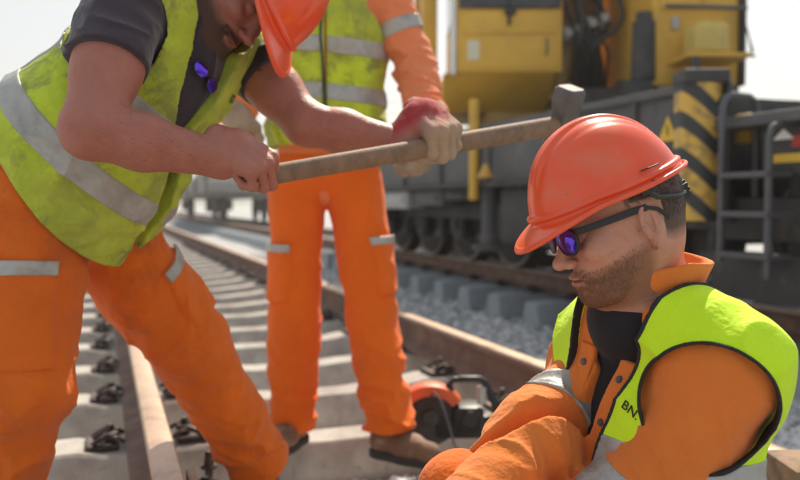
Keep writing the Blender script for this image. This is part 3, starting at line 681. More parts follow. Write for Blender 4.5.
# third track edge: low embankment, and distant hills
def ridge(name, d, h, x0, x1, seed, m):
    n = 120; rs = np.random.RandomState(seed); xs = np.linspace(x0, x1, n)
    prof = sum(rs.rand()*np.sin(xs/(x1-x0)*6.28*f+rs.rand()*6)/f for f in (1.5, 2.3, 4.1, 7.7, 13.1, 24)); prof = h*(.75+.35*prof)
    V_ = []; rows = [(0, 0), (.35, .15), (.7, .55), (1, .85), (1.3, 1), (1.8, .9), (2.6, 0)]
    for a, b in rows: V_ += [(x, d+a*h*5+rs.rand()*h*.3, GZ-1+max(0, p)*b+rs.rand()*h*.03*(b > 0)) for x, p in zip(xs, prof)]
    F_ = [(j*n+i, j*n+i+1, (j+1)*n+i+1, (j+1)*n+i) for j in range(len(rows)-1) for i in range(n-1)]
    me = bpy.data.meshes.new(name); me.from_pydata(V_, [], F_); me.polygons.foreach_set('use_smooth', [True]*len(F_)); o = link(name, me, m); return tag(o, kind='structure')
ridge('hills', 420, 21, -900, 900, 3, M['hill']); ridge('hills', 1100, 44, -2200, 2200, 9, M['hill'])
# overhead line behind the crane
OL = tag(empty('overhead_line', (0, 60, 0)), label='thin overhead wires sagging across the white sky behind the crane', cat='power line')
for x in (-18, 42):
    mb = MB(); mb.cyl((x, 60, -.3), (x, 60, 9.5), .16, .10, 12); mb.bar((x-1.4, 60, 9.0), (x+1.4, 60, 9.0), .12, .12); mb.bar((x-1.4, 60, 7.4), (x+1.4, 60, 7.4), .12, .12); mb.build('pole', M['galv'], OL, world=True)
for z, y in ((9.1, 60), (7.5, 60), (8.3, 60.5), (6.2, 60.5)):
    mb = MB(); mb.tube([(x, y, z-.9*(1-((x-12)/30)**2)) for x in np.linspace(-18, 70, 40)], .022, 5); mb.build('wire', M['galv'], OL, world=True)

# hazy air over the whole place
hz = bpy.data.materials.new('haze_air'); hz.use_nodes = True; n_ = hz.node_tree.nodes; n_.remove(n_['Principled BSDF'])
pv = n_.new('ShaderNodeVolumePrincipled'); pv.inputs['Color'].default_value = (.95, .96, .96, 1); pv.inputs['Density'].default_value = .0020; pv.inputs['Anisotropy'].default_value = .35
hz.node_tree.links.new(pv.outputs[0], n_['Material Output'].inputs['Volume'])
mb = MB(); mb.box((-2950, -55, -2.2), (2950, 3900, 75), 0); tag(mb.build('haze', hz, smooth=False), kind='stuff', label='thin pale haze filling the air towards the hills', cat='haze')
# ================================================================ people
def head_sdf(ears=True):
    """unit head: x forward, y left, z up, origin between the ears at eye height, metres"""
    R25 = frame((.95, 0, -.3), (0, 0, 1))
    fs = [ell((-.010, 0, .032), (.092, .077, .090)), (ell((-.024, 0, .005), (.072, .068, .075)), .03),
          (ell((.030, 0, -.030), (.058, .060, .080)), .035),
          (rc((-.006, .050, -.050), (.050, .026, -.098), .019, .018), .035), (rc((-.006, -.050, -.050), (.050, -.026, -.098), .019, .018), .035),
          (ell((.072, 0, -.102), (.021, .024, .017)), .025), (ell((.060, 0, -.075), (.034, .036, .034)), .02),
          (rc((.082, -.026, .017), (.082, .026, .017), .012), .02),
          (rc((.086, 0, .008), (.108, 0, -.036), .0075, .0105), .014), (ell((.112, 0, -.040), (.012, .0105, .0095)), .008),
          (ell((.101, .013, -.043), (.0105, .0075, .0075)), .006), (ell((.101, -.013, -.043), (.0105, .0075, .0075)), .006),
          (ell((.064, .045, -.026), (.022, .017, .017)), .025), (ell((.064, -.045, -.026), (.022, .017, .017)), .025),
          (ell((.092, 0, -.0665), (.0115, .024, .0058)), .006), (ell((.0905, 0, -.0775), (.0115, .020, .0068)), .006)]
    g0 = U(fs, .02)
    sock = U([ell((.103, .033, -.003), (.022, .018, .013)), ell((.103, -.033, -.003), (.022, .018, .013))], 0)
    mouth = ell((.104, 0, -.0718), (.018, .024, .0016)); nost = U([ell((.108, .0065, -.0515), (.006, .0035, .005)), ell((.108, -.0065, -.0515), (.006, .0035, .005))], 0)
    eyes = U([ell((.077, .032, -.003), (.013, .014, .0125)), ell((.077, -.032, -.003), (.013, .014, .0125))], 0)
    Re = frame((.93, .25, -.12), (.18, 0, .98))
    def ear(sg):
        cc = np.array((-.012, .079*sg, -.012)); Rr = Re.copy()
        if sg < 0: Rr = Rr*np.array([[1, 1, 1], [-1, -1, -1], [1, 1, 1]]); Rr[:, 1] *= -1
        base = ell(cc, (.0195, .0068, .033), Rr)
        dish = ell(cc+Rr[:, 1]*.0075*(1 if sg > 0 else 1)+Rr[:, 0]*.0015+Rr[:, 2]*.004, (.0135, .0085, .0235), Rr)
        anti = rc(cc+Rr[:, 1]*.0030+Rr[:, 0]*(-.007)+Rr[:, 2]*.014, cc+Rr[:, 1]*.003+Rr[:, 0]*(-.003)-Rr[:, 2]*.012, .0028)
        trag = ell(cc+Rr[:, 0]*.014+Rr[:, 1]*.001-Rr[:, 2]*.004, (.006, .005, .007), Rr)
        lobe = ell(cc+Rr[:, 0]*.006-Rr[:, 2]*.027, (.009, .0052, .010), Rr)
        def f(X):
            d = smax(base(X), -dish(X), .002); d = smin(d, anti(X), .003); d = smin(d, trag(X), .004); return smin(d, lobe(X), .005)
        return f
    E1, E2 = ear(1), ear(-1)
    def f(X):
        d = g0(X); d = smax(d, -sock(X), .014); d = smin(d, eyes(X), .004); d = smax(d, -mouth(X), .003); d = smax(d, -nost(X), .003)
        d = smin(d, E1(X), .006); return smin(d, E2(X), .006)
    return f
HEAD = head_sdf()

def hand_sdf(grip=1.0, mirror=False, spread=0.0, thumb=1.0, glove=0.0, straight=None):
    """hand in its own frame: x to the fingertips, y to the thumb side, z out of the back; wrist at the origin"""
    g = glove; fs = [rbox((.048, 0, 0), (.046, .040+g, .013+g), .012+g), (rc((-.01, 0, 0), (.03, 0, 0), .026+g, .028+g, 1.35, (0, 0, 1)), .02),
                     (rc((.02, .026, -.008), (.05, .034, -.012), .017+g, .014+g), .02), (rc((.02, -.026, -.006), (.06, -.03, -.006), .015+g, .012+g), .02)]
    tips = []
    for i, (y, L, r) in enumerate([(.032, .84, .0096), (.0107, .94, .0100), (-.0107, .88, .0094), (-.031, .70, .0084)]):
        r = r+g*.7; base = V(.090-(.004 if i in (0, 2) else (.012 if i == 3 else 0)), y, .001)
        a = 0.; p = base; dirs = straight[i] if straight else (62*grip, 88*grip, 55*grip)
        segs = [.046*L, .030*L, .024*L]; q = [p]
        for k in range(3):
            a += D2R(dirs[k]); p = p+segs[k]*V(math.cos(a), spread*(1.5-i)*.3, -math.sin(a)); q.append(p)
        chain = U([rc(q[0], q[1], r*1.08, r), rc(q[1], q[2], r, r*.93), rc(q[2], q[3], r*.93, r*.82), (ell(q[1], (r*1.12,)*3), .004), (ell(q[2], (r*1.04,)*3), .003)], .003)
        tips.append(chain); tips.append(rc(base-V(.03, 0, 0), base, r*.9, r*1.1))
    th = [V(.018, .030, -.010), V(.050, .054, -.022*thumb-.006), V(.078, .050-.012*grip, -.034*thumb-.008), V(.096, .036-.022*grip, -.040*thumb-.006)]
    tc = U([rc(th[0], th[1], .0155+g, .0125+g), rc(th[1], th[2], .012+g, .0105+g*.7), rc(th[2], th[3], .0105+g*.7, .0085+g*.7)], .006)
    body = U(fs, .015); fing = U(tips[0::2], 0); met = U(tips[1::2], .006)
    def f(X):
        if mirror: X = X*np.array((1, -1, 1), np.float32)
        d = body(X); d = smin(d, met(X), .012); d = smin(d, fing(X), .006); return smin(d, tc(X), .007)
    return f

def helmet_sdf(peak=.034):
    """hard hat; x forward, z up, origin at the centre of the rim plane; returns shell field"""
    def dome(X):
        q = X.copy(); z = q[:, 2]
        ex = ell((0, 0, -.012), (.143, .121, .160))(q)
        # raised central rib between two shallow grooves
        ay = np.abs(q[:, 1]); S_ = lambda a: (lambda b: b*b*(3-2*b))(np.clip(a, 0, 1)); rib = S_(1-np.abs(ay-.030)/.010); top = S_((z-.03)/.09)
        rib2 = S_(1-np.abs(ay-.055)/.010)
        mid = S_((.030-ay)/.012)
        return ex+.0022*rib*top-.0030*mid*top+.0008*rib2*top
    def lipz(X): return X[:, 2]-(.006-.10*np.clip(X[:, 0]-.06, 0, 1)+.030*np.clip(-X[:, 0], 0, 1)*1)
    def brim(X):
        # rim flange, wide in front
        th = np.arctan2(X[:, 1], X[:, 0]); c = np.clip(np.cos(th), 0, 1)
        ext = .009+(peak-.004)*c**3
        r = np.sqrt((X[:, 0]/.143)**2+(X[:, 1]/.121)**2)+1e-6
        dist = (r-1)*.131; zz = lipz(X)
        curve = zz+.62*np.clip(dist, -.02, .09)*(c**2)+.0015
        tube_ = np.maximum(np.abs(curve)-.0023, np.maximum(dist-ext, -(dist+.006)))
        edge = np.sqrt((dist-ext)**2+(curve-.0005)**2)-.0042
        return np.minimum(tube_, edge)*.8
    def gut(X):
        r = ln(X*np.array((1/.143, 1/.121, 0), np.float32))
        return np.sqrt(((r-1)*.131-.001)**2+(lipz(X)-.012)**2)-.0035
    def f(X):
        X = X.astype(np.float32); d = dome(X); s = np.maximum(d, -(d+.0035)); s = np.maximum(s, -lipz(X))
        d2 = smin(s, brim(X), .006); return smin(d2, gut(X), .008)*.85
    return f
HELM = helmet_sdf()
HV = None
def make_helmet(parent, R, o, s=1.0, material=None):
    """shell in three dimensions at frame R, origin o"""
    global HV
    if HV is None: HV = surfnets(HELM, (-.17, -.15, -.06), (.22, .15, .165), .0023)
    v, q = HV; v = (v*s)@np.asarray(R, np.float32).T+np.asarray(o, np.float32)
    h = link('hard_hat', rawmesh('hard_hat', v, q), material or M['helmet'], parent, True)
    def loc(mb, nm, m, p=h): ob = mb.build(nm, m, p, world=True); xf_obj(ob, R, o, s); return ob
    # inner harness band, rear ratchet knob and straps
    th = np.linspace(0, 2*math.pi, 49)[:-1]
    mb = MB(); ring = [(.112*math.cos(a), .092*math.sin(a), .012-.045*max(0, -math.cos(a))) for a in th]
    for i in range(48):
        a = Vector(ring[i]); b = Vector(ring[(i+1) % 48]); mb.bar(a, b+(b-a)*.05, .0025, .018, 0)
    loc(mb, 'headband', M['black'])
    mb = MB(); mb.cyl((-.128, 0, -.040), (-.150, 0, -.040), .017, seg=24, bev=.003)
    for k in range(12): a = k*math.pi/6; mb.box((-.149, -.003+.016*math.cos(a), -.043+.016*math.sin(a)), (-.131, .003+.016*math.cos(a), -.037+.016*math.sin(a)), .001)
    mb.box((-.132, -.040, -.052), (-.120, .040, -.026), .004)
    loc(mb, 'ratchet_knob', M['black'])
    for sg in (1, -1):
        mb = MB(); mb.tube([(-.02, .118*sg, .006), (-.045, .105*sg, -.02), (-.09, .085*sg, -.034), (-.125, .04*sg, -.04)], .005, 6)
        loc(mb, 'harness_strap', M['black'])
        mb = MB(); mb.box((-.045, .1135*sg-.004, -.008), (-.015, .1135*sg+.004, .012), .003); loc(mb, 'strap_anchor', M['black'])
        mb = MB(); mb.box((-.060, .119*sg-.0018, .032), (-.026, .119*sg+.0018, .0345), .001); ob = loc(mb, 'vent_slot', M['black'])
    return h

def make_glasses(R, o, s, parent, lens, folded=False, world=True):
    mb = MB()
    def lens_strip(sg, lo, hi, off, zt, zb, n=14):
        pts = []
        for i in range(n+1):
            y = lo+(hi-lo)*i/n; x = .112-2.6*y*y+off
            e = 1-abs((i/n-.5)*2)**3.2
            zc = .000-.05*max(0, y-.04); pts.append((x, y*sg, zc+zt*(.35+.65*e), zc-zb*(.25+.75*e)))
        return pts
    fr = MB()
    for sg in (1, -1):
        a = lens_strip(sg, .009, .064, 0, .018, .023)
        loop = [(x, y, t) for x, y, t, b in a]+[(x, y, b) for x, y, t, b in a[::-1]]
        fr.tube(loop, .0024, 6, closed=True)
    fr.tube([(.112, -.012, .008), (.1145, 0, .010), (.112, .012, .008)], .003, 6)
    f = fr.build('sunglasses', M['black'], parent, world=world)
    lenses = []
    for sg in (1, -1):
        a = lens_strip(sg, .009, .064, 0, .018, .023); b_ = MB(); bm = b_.bm; rows = []
        for off in (.0008, -.0008):
            rows.append([[bm.verts.new((x+off+.0015*(1-abs(k/4*2-1)**2), y, b+(t-b)*k/4)) for k in range(5)] for x, y, t, b in a])
        for r_ in rows:
            for i in range(len(r_)-1):
                for k in range(4): bm.faces.new((r_[i][k], r_[i+1][k], r_[i+1][k+1], r_[i][k+1]))
        lenses.append(b_.build('lens', lens, f, world=world))
        t_ = MB()
        if not folded:
            pts = [(.100, .063*sg, .010), (.088, .073*sg, .011), (.06, .0775*sg, .012), (.02, .0805*sg, .0135), (-.005, .082*sg, .014), (-.022, .083*sg, .006), (-.034, .083*sg, -.010)]
            for i in range(len(pts)-1): t_.bar(pts[i], Vector(pts[i+1])+(Vector(pts[i+1])-Vector(pts[i]))*.05, .0035, .0105 if i < 4 else .006, .0012)
        else:
            t_.bar((.100, .064*sg, .006), (.090, -.05*sg, .004-.004*sg), .0035, .008, .001)
        lenses.append(t_.build('temple_arm', M['black'], f, world=world))
    for ob in [f]+lenses: xf_obj(ob, R, o, s)
    return f

def strands(name, R, o, s, region, n, L, material, parent, width=.0009, seed=1, surf=HEAD, down=(-.2, 0, -1), lift=.35):
    """short hairs rooted on the head surface; region(X) -> probability"""
    rs = np.random.RandomState(seed)
    X = (rs.rand(n*14, 3)*np.array((.24, .18, .26))+np.array((-.125, -.09, -.14))).astype(np.float32)
    d = surf(X); X = X[np.abs(d) < .02]
    e = 1e-3
    for _ in range(4):
        d = surf(X); G = np.stack([surf(X+np.eye(3, dtype=np.float32)[k]*e)-d for k in range(3)], 1)/e
        G /= ln(G)[:, None]+1e-6; X = X-d[:, None]*G
    pr = region(X); keep = rs.rand(len(X)) < pr; X = X[keep][:n]; G = G[keep][:n]
    dn = np.array(down, np.float32)+rs.randn(len(X), 3).astype(np.float32)*.35
    T_ = dn-(dn*G).sum(1)[:, None]*G; T_ /= ln(T_)[:, None]+1e-6
    dr = T_*(1-lift)+G*lift; dr /= ln(dr)[:, None]
    Ls = L*(.5+.8*rs.rand(len(X)))[:, None]; sd_ = np.cross(dr, G+rs.randn(*G.shape)*.3); sd_ /= np.sqrt((sd_**2).sum(1))[:, None]+1e-6
    A = X-sd_*width/2-G*.0005; B = X+sd_*width/2-G*.0005; Mv = X+dr*Ls*.6; C = X+dr*Ls-G*Ls*.15
    v = np.concatenate([A, B, Mv+sd_*width*.35, Mv-sd_*width*.35, C]); N = len(X); i = np.arange(N)
    f1 = np.stack([i, i+N, i+2*N, i+3*N], 1); v = (v*s)@np.asarray(R).T+np.asarray(o)
    me = bpy.data.meshes.new(name); me.from_pydata([], [], [])
    f2 = np.stack([i+3*N, i+2*N, i+4*N, i+4*N], 1)
    me = bpy.data.meshes.new(name)
    me.vertices.add(len(v)); me.vertices.foreach_set('co', v.astype(np.float32).ravel())
    q = f1; t = f2[:, :3]
    me.loops.add(N*7); me.loops.foreach_set('vertex_index', np.concatenate([q.ravel(), t.ravel()]).astype(np.int32))
    me.polygons.add(2*N); me.polygons.foreach_set('loop_start', np.concatenate([np.arange(N)*4, N*4+np.arange(N)*3]).astype(np.int32))
    me.update(calc_edges=True)
    return link(name, me, material, parent, True)

def cuff(f, e, h):
    h = h.astype(np.float32); x = nrm(h-e).astype(np.float32)
    return lambda X: np.maximum(f(X), (X-h)@x-.004)

def limb_hair(name, field, a, b, rad, n, L, material, parent, seed):
    rs = np.random.RandomState(seed); a = np.asarray(a); b = np.asarray(b); ax = nrm(b-a)
    t = rs.rand(n); ph = rs.rand(n)*6.283; s1 = nrm(np.cross(ax, V(.2, .3, .9))); s2 = np.cross(ax, s1)
    X = (a+np.outer(t, b-a)+rad*(np.outer(np.cos(ph), s1)+np.outer(np.sin(ph), s2))).astype(np.float32); e = 1e-3
    for _ in range(4):
        d = field(X); G = np.stack([field(X+np.eye(3, dtype=np.float32)[k]*e)-d for k in range(3)], 1)/e; G /= ln(G)[:, None]+1e-6; X = X-d[:, None]*G
    dr = ax+rs.randn(n, 3)*.35+np.outer(np.sin(ph*2), s1)*.3; dr = dr-(dr*G).sum(1)[:, None]*G*.75; dr /= ln(dr)[:, None]; Ls = L*(.4+.8*rs.rand(n))[:, None]
    sd_ = np.cross(dr, G); sd_ /= ln(sd_)[:, None]+1e-6; w_ = .00017
    v = np.concatenate([X-sd_*w_, X+sd_*w_, X+dr*Ls]); i = np.arange(n)
    return link(name, rawmesh(name, v, np.stack([i, i+n, i+2*n], 1), False, 3), material, parent, True)

def boot(parent, ankle, fwd, s=1.0, name='boot'):
    """work boot: ankle point over the heel, fwd horizontal"""
    R = frame(fwd, (0, 0, 1)); o = np.array([ankle[0], ankle[1], 0.0])
    up = U([rc((-.01, 0, .16), (0, 0, .07), .056, .052), (rc((-.02, 0, .055), (.10, 0, .05), .047, .044), .04), (rc((.09, 0, .045), (.185, .0, .042), .046, .042, 1.0, (0, 0, 1)), .04)], .03)
    def upf(X):
        d = np.maximum(up(X), -(X[:, 2]-.022)); m = np.abs(d) < .03
        if m.any(): d[m] -= .004*folds(X[m], np.array((1, 0, 0), np.float32), 30, 8, 4)*np.clip((X[m, 0]+.02)*8, 0, 1)
        return d
    b = sdf(name, upf, (-.1, -.08, 0), (.25, .08, .24), .005, M['boot'], parent, xf=(R, o, s))
    def so(X):
        d = up(X*np.array((1, 1, 0), np.float32)+np.array((0, 0, .045), np.float32))-.004
        return smax(d, np.abs(X[:, 2]-.014)-.013, .004)
    sdf('sole', so, (-.1, -.08, -.01), (.25, .08, .05), .005, M['sole'], b, xf=(R, o, s))
    lc = MB()
    for k in range(5):
        z = .085+.018*k; x = .078-.012*k
        lc.tube([(x-.012, -.035, z-.01), (x+.006, 0, z+.004), (x-.012, .035, z-.01)], .0028, 6)
    ob = lc.build('laces', M['trim'], b, world=True); xf_obj(ob, R, o, s)
    return b

def vest_parts(person, torso, Rt, ot, s_front, arm_r, armL, armR, neck, neck_r, hem, bands, mats, vox, lo, hi, thick=.012, opening=None, trim=True, stripes_v=None, limit=None, amp=.005, seed=3, hole_t=.10):
    """sleeveless vest as an offset of the torso field. Local frame Rt/ot: x front, y left, z up. armX = (point, dir) holes."""
    loc = lambda X: (X-ot.astype(np.float32))@Rt.astype(np.float32)
    ax = Rt[:, 2].astype(np.float32); sdv = Rt[:, 1].astype(np.float32)
    def cut(X):
        q = loc(X); c = np.full(len(X), -1., np.float32)
        for (p, dd, r) in (armL, armR):
            dd = nrm(dd).astype(np.float32); v = X-np.asarray(p, np.float32); t = v@dd
            rad = ln(v-t[:, None]*dd)
            hole = np.minimum(r-rad, (t+hole_t)*1.)  # inside the cylinder pointing outwards
            c = np.maximum(c, hole)
        c = np.maximum(c, neck_r-ln((X-np.asarray(neck, np.float32))*1.0))
        if opening is not None: c = np.maximum(c, opening(q))
        return c
    def hemd(X): return hem(loc(X))
    def base(X):
        d = torso(X)-thick; m = np.abs(d) < .05
        if m.any():
            Xm = X[m]; d[m] -= amp*(folds(Xm, ax, 7, 5, seed, .8, sdv)+.6*folds(Xm, ax, 20, 9, seed+2, -.6, sdv))
        return d
    def f(X):
        d = base(X); return smax(smax(d, cut(X), .004), hemd(X), .004)
    at = {'edge': lambda v: np.maximum(cut(v), hemd(v)*1.0)}
    vest = sdf('vest', f, lo, hi, vox, mats[0], person, at)
    for i, b in enumerate(bands):
        def g(X, b=b):
            d = base(X); q = loc(X)
            e = smax(d-.0028, -(d+.006), .001); e = smax(e, b(q, X), .0015)
            return smax(smax(e, cut(X)+.004, .002), hemd(X)+.004, .002)
        sdf('reflective_band', g, lo, hi, vox*.9, M['band'], vest)
    if trim:
        def g(X):
            d = base(X); c = cut(X); e = smax(d-.0022, -(d+.012), .001)
            e = smax(e, np.abs(np.maximum(c, hemd(X)) + .0018)-.0024, .001); return e
        sdf('piping', g, lo, hi, vox*.8, M['trim'], vest)
    return vest, base, cut

def sdf_body(f, lo, hi, pc, pn, HC, material, person, attrs, vox=.0042, vh=.0019):
    pc = np.asarray(pc, np.float32); pn = np.asarray(pn, np.float32)
    v1, q1 = surfnets(f, lo, hi, vox); v2, q2 = surfnets(f, np.asarray(HC)-.175, np.asarray(HC)+.175, vh)
    k1 = ((v1-pc)@pn < .004) | (ln(v1-np.asarray(HC, np.float32)) > .17); k2 = ((v2-pc)@pn > -.001) & (ln(v2-np.asarray(HC, np.float32)) < .172)
    q1 = q1[k1[q1].all(1)]; q2 = q2[k2[q2].all(1)]
    v = np.concatenate([v1, v2]); q = np.concatenate([q1, q2+len(v1)])
    used = np.zeros(len(v), bool); used[q.ravel()] = True; mp = np.cumsum(used)-1; v = v[used]; q = mp[q]
    me = rawmesh('body', v, q)
    for k, g in attrs.items():
        A = me.attributes.new(k, 'FLOAT', 'POINT'); A.data.foreach_set('value', g(v).astype(np.float32))
    return link('body', me, material, person, True)

# ---------------------------------------------------------------- kneeling worker, right
def kneeling_worker():
    LS, RS = P(732, 357, 1.14), P(600, 350, 1.42); LE, RE = P(628, 525, 1.17), P(537, 440, 1.26)
    LH, RH = P(480, 575, 1.03), P(440, 548, 1.06)
    HC = P(619, 217, 1.20); NB = P(646, 288, 1.24); PV = P(612, 600, 1.34)
    HR = frame((-.92, -.14, -.30), (-.25, -.02, .96)); hs = .97
    MS = (LS+RS)/2
    Rt = frame(np.cross(nrm(LS-RS), nrm(MS-PV)), MS-PV); F, L, Up = Rt.T
    person = empty('person', (PV[0], PV[1], 0), label='kneeling worker at the right in orange jacket, lime vest and blue mirrored sunglasses', cat='person')
    # --- body: head, neck, trunk, arms and hands in one surface
    fd = lambda w_: nrm(w_)
    def hand_frame(e, h, z): x = nrm(h-e); z = nrm(z-np.dot(z, x)*x); y = np.cross(z, x); return np.stack([x, y, z], 1)
    HLf = hand_frame(LE, LH, V(-.3, -.5, .8)); HLf[:, 1] *= 1
    neckA = HC+HR@V(-.026, 0, -.055)*hs; neckB = NB-Up*.02
    head = near(local(HEAD, HR, HC, hs), HC, .2)
    hl = near(local(hand_sdf(.35, True), HLf, LH), LH+HLf[:, 0]*.08, .16); hr_f = hand_frame(RE, RH, V(.2, -.3, .9))
    hr = near(local(hand_sdf(.35, False), hr_f, RH), RH+hr_f[:, 0]*.08, .16)
    body = U([head, (rc(neckA, neckB, .056, .060), .035), (rc(neckA+HR@V(.03, 0, -.04), NB+F*.02-Up*.02, .026, .03), .04), (rc(NB-Up*.02, LS, .05, .05), .05), (rc(NB-Up*.02, RS, .05, .05), .05),
              (rc(PV+Up*.05, MS-Up*.10, .11, .11, 1.45, F), .06), (rc(LS, LE, .04, .034), .03), (rc(RS, RE, .04, .034), .03), (rc(LE, LH, .034, .027), .02), (rc(RE, RH, .034, .027), .02), (hl, .012), (hr, .012)], .02)
    lo, hi = bbox([LS, RS, LE, RE, LH+HLf[:, 0]*.12, RH+hr_f[:, 0]*.12, HC, HC+V(0, 0, .06), PV], .16)
    fc = lambda v: np.clip(((v-HC.astype(np.float32))@HR.astype(np.float32)/hs), -1, 1)
    def beardmask(v):
        q = fc(v); ay = np.abs(q[:, 1])
        line = -.047+.65*(q[:, 0]-.03)*(q[:, 0] < .03)*-1+0*ay
        side = (q[:, 2] < -.030-.25*np.clip(q[:, 0], 0, .06)) & (q[:, 0] > -.004-.0*ay) & (q[:, 2] > -.135)
        m = np.clip((-.030-.35*np.clip(q[:, 0], 0, .07)-q[:, 2])/.018, 0, 1)*np.clip((q[:, 0]+.012)/.015, 0, 1)*np.clip((q[:, 2]+.14)/.02, 0, 1)
        mus = np.clip(1-np.abs(q[:, 2]+.058)/.006, 0, 1)*(q[:, 0] > .085)*.6
        lips = np.clip(1-np.abs(q[:, 2]+.072)/.010, 0, 1)*np.clip((q[:, 0]-.088)/.004, 0, 1)*(ay < .024)
        return np.maximum(m, mus)*(1-lips)*(ln(q) < .165)
    def scalp(v):
        q = fc(v); a = np.clip((q[:, 2]+.052-.5*np.clip(q[:, 0]+.045, 0, 1))/.02, 0, 1)*np.clip((.012-q[:, 0]+.35*np.clip(q[:, 2], 0, 1))/.012, 0, 1)
        ear = (np.abs(q[:, 1]) > .074) & (q[:, 0] > -.036) & (q[:, 0] < .012) & (q[:, 2] < .024)
        return a*(~ear)*(ln(q) < .15)
    skin = M['skin'].copy(); attr_mix(skin, 'beard', (.24, .10, .05), .9, 0.); attr_mix(skin, 'scalp', (.07, .04, .028), .9, 0.)
    b = sdf_body(body, lo, hi, HC-HR[:, 2]*.125, HR[:, 2], HC, skin, person, {'beard': lambda v: beardmask(v)*.72, 'scalp': lambda v: scalp(v)*.85})
    vz = lambda X: beardmask((X*hs)@HR.astype(np.float32).T+HC)*1.0
    strands('beard', HR, HC, hs, lambda X: vz(X)*.9, 9500, .0062, M['beard'], person, .0008, 2, down=(.25, 0, -1), lift=.3)
    strands('hair', HR, HC, hs, lambda X: scalp((X*hs)@HR.astype(np.float32).T+HC), 7000, .008, M['hair'], person, .0007, 3, down=(-.35, 0, -1), lift=.22)
    hatR = frame(nrm(HR@V(1, 0, -.06)), HR@V(.06, 0, 1))
    make_helmet(person, hatR, HC+HR@V(.012, 0, .036)*hs, .825)
    g = make_glasses(HR, HC+HR@V(-.004, 0, -.002)*hs, hs, person, M['lens'])
    # --- jacket with sleeves
    tor = U([rc(PV+Up*.02, MS-Up*.10, .135, .155, 1.35, F), (rc(MS-Up*.12+L*.08, MS-Up*.03+L*.10, .11, .085, 1.2, F), .06), (rc(MS-Up*.12-L*.08, MS-Up*.03-L*.10, .11, .085, 1.2, F), .06),
             (rc(NB-Up*.022, LS-Up*.012, .058, .072), .05), (rc(NB-Up*.020, RS-Up*.008, .062, .068), .05)], .05)
    armL = U([cloth(LS-Up*.02, LE, .064, .086, .019, 11, 4, 1.1, .8, (.9, 1.1), fine=.4), (cuff(cloth(LE, LH, .076, .052, .018, 16, 4, 2.3, .5, (1, .5)), LE, LH), .02)], 0)
    armR = U([cloth(RS, RE, .066, .058, .018, 13, 4, 3.7, .7, (.5, 1)), (cuff(cloth(RE, RH, .060, .05, .014, 17, 4, 4.1, .5, (1, .4)), RE, RH), .05)], 0)
    loc = lambda X: (X-MS.astype(np.float32))@Rt.astype(np.float32)
    def vneck(q):   # front opening: wide at the collar, narrow to a slit lower down
        c = .012+.085*np.clip(q[:, 2]+.15, 0, .3)
        return np.where(q[:, 0] > .0, c-np.abs(q[:, 1]), -1.)
    tfold = lambda X, d: d-.007*np.where(np.abs(d) < .06, folds(X, Rt[:, 2].astype(np.float32), 7, 6, 8.2, 1.0, Rt[:, 1].astype(np.float32)), 0)
    def jacket(X):
        d = tor(X); d = tfold(X, d); d = smin(d, armL(X), .015); d = smin(d, armR(X), .028)
        q = loc(X); d = smax(d, vneck(q), .006)
        nb = near(lambda Y: rc(NB-Up*.10, NB+Up*.2+HR[:, 0]*0, .060, .062)(Y), NB, .3)(X)
        d = smax(d, -nb, .008)
        return d
    lo, hi = bbox([LS, RS, LE, RE, LH, RH, PV, NB], .125)
    jk = sdf('jacket', jacket, lo, hi, .0038, M['jacket'], person)
    # shirt inside the opening
    shirt = lambda X: np.maximum(tor(X)+.016, -near(rc(neckA, NB+Up*.2, .0, .0), NB, .1)(X)*0-1)
    lo2, hi2 = bbox([MS+F*.05, PV+F*.05, NB], .16)
    sh = U([shirt, (rc(NB-Up*.05+F*.012, NB+Up*.075+F*.012, .070, .061), .03)], .02)
    def shf(X):
        d = sh(X); m = np.abs(d) < .03
        d[m] -= .004*folds(X[m], Rt[:, 2].astype(np.float32), 5, 14, 9.1)
        q = loc(X); return np.maximum(d, (X-(NB-Up*.018+F*.02).astype(np.float32))@nrm(Up-F*.05).astype(np.float32))
    sdf('shirt', shf, lo2, hi2, .0045, M['shirt_black'], person)
    # collar: standing flap round the neck, open at the front
    def collar(X):
        q = loc(X)-((NB-MS)@Rt).astype(np.float32); r = np.sqrt((q[:, 0]*.92-.004)**2+q[:, 1]**2)
        z = q[:, 2]; lean = .071+.25*np.clip(z, -.05, .1)-.03*np.clip(q[:, 0]*8, 0, 1)*0
        wall = np.abs(r-lean)-.0045
        top = z-(.058-.35*np.clip(q[:, 0], 0, .1)); bot = -(z+.03+1.0*np.clip(q[:, 0], 0, .1))
        op = np.where(q[:, 0] > 0, (.040+.2*np.clip(z, -.02, .1))-np.abs(q[:, 1]), -1.)
        return smax(smax(wall, np.maximum(top, bot), .004), op, .004)*.8
    lo3, hi3 = bbox([NB], .14)
    sdf('collar', collar, lo3, hi3, .0030, M['jacket'], jk)
    # front placket edges follow the opening; press studs along them
    def placket(X):
        q = loc(X); d = tfold(X, tor(X)); c = vneck(q)
        e = smax(d-.0045, -(d+.004), .002); e = smax(e, np.abs(c+.020)-.016, .003)
        return smax(e, np.maximum(q[:, 2]-.0, -(q[:, 2]+.36)), .003)
    lo4, hi4 = bbox([MS+F*.1, MS+F*.12-Up*.38], .16)
    pl = sdf('placket', placket, lo4, hi4, .0032, M['jacket'], jk)
    def onsurf(ql, field, off=.004):
        """point on the front of a field at local (y,z)"""
        xs = np.linspace(.30, 0, 300); X = (MS+np.outer(xs, F)+L*ql[0]+Up*ql[1]).astype(np.float32); d = field(X)
        i = int(np.argmax(d < off)); p = X[i].astype(float); e = 2e-3
        X3 = np.stack([p]+[p+np.eye(3)[k]*e for k in range(3)]).astype(np.float32); dd = field(X3); return p, nrm(dd[1:]-dd[0])
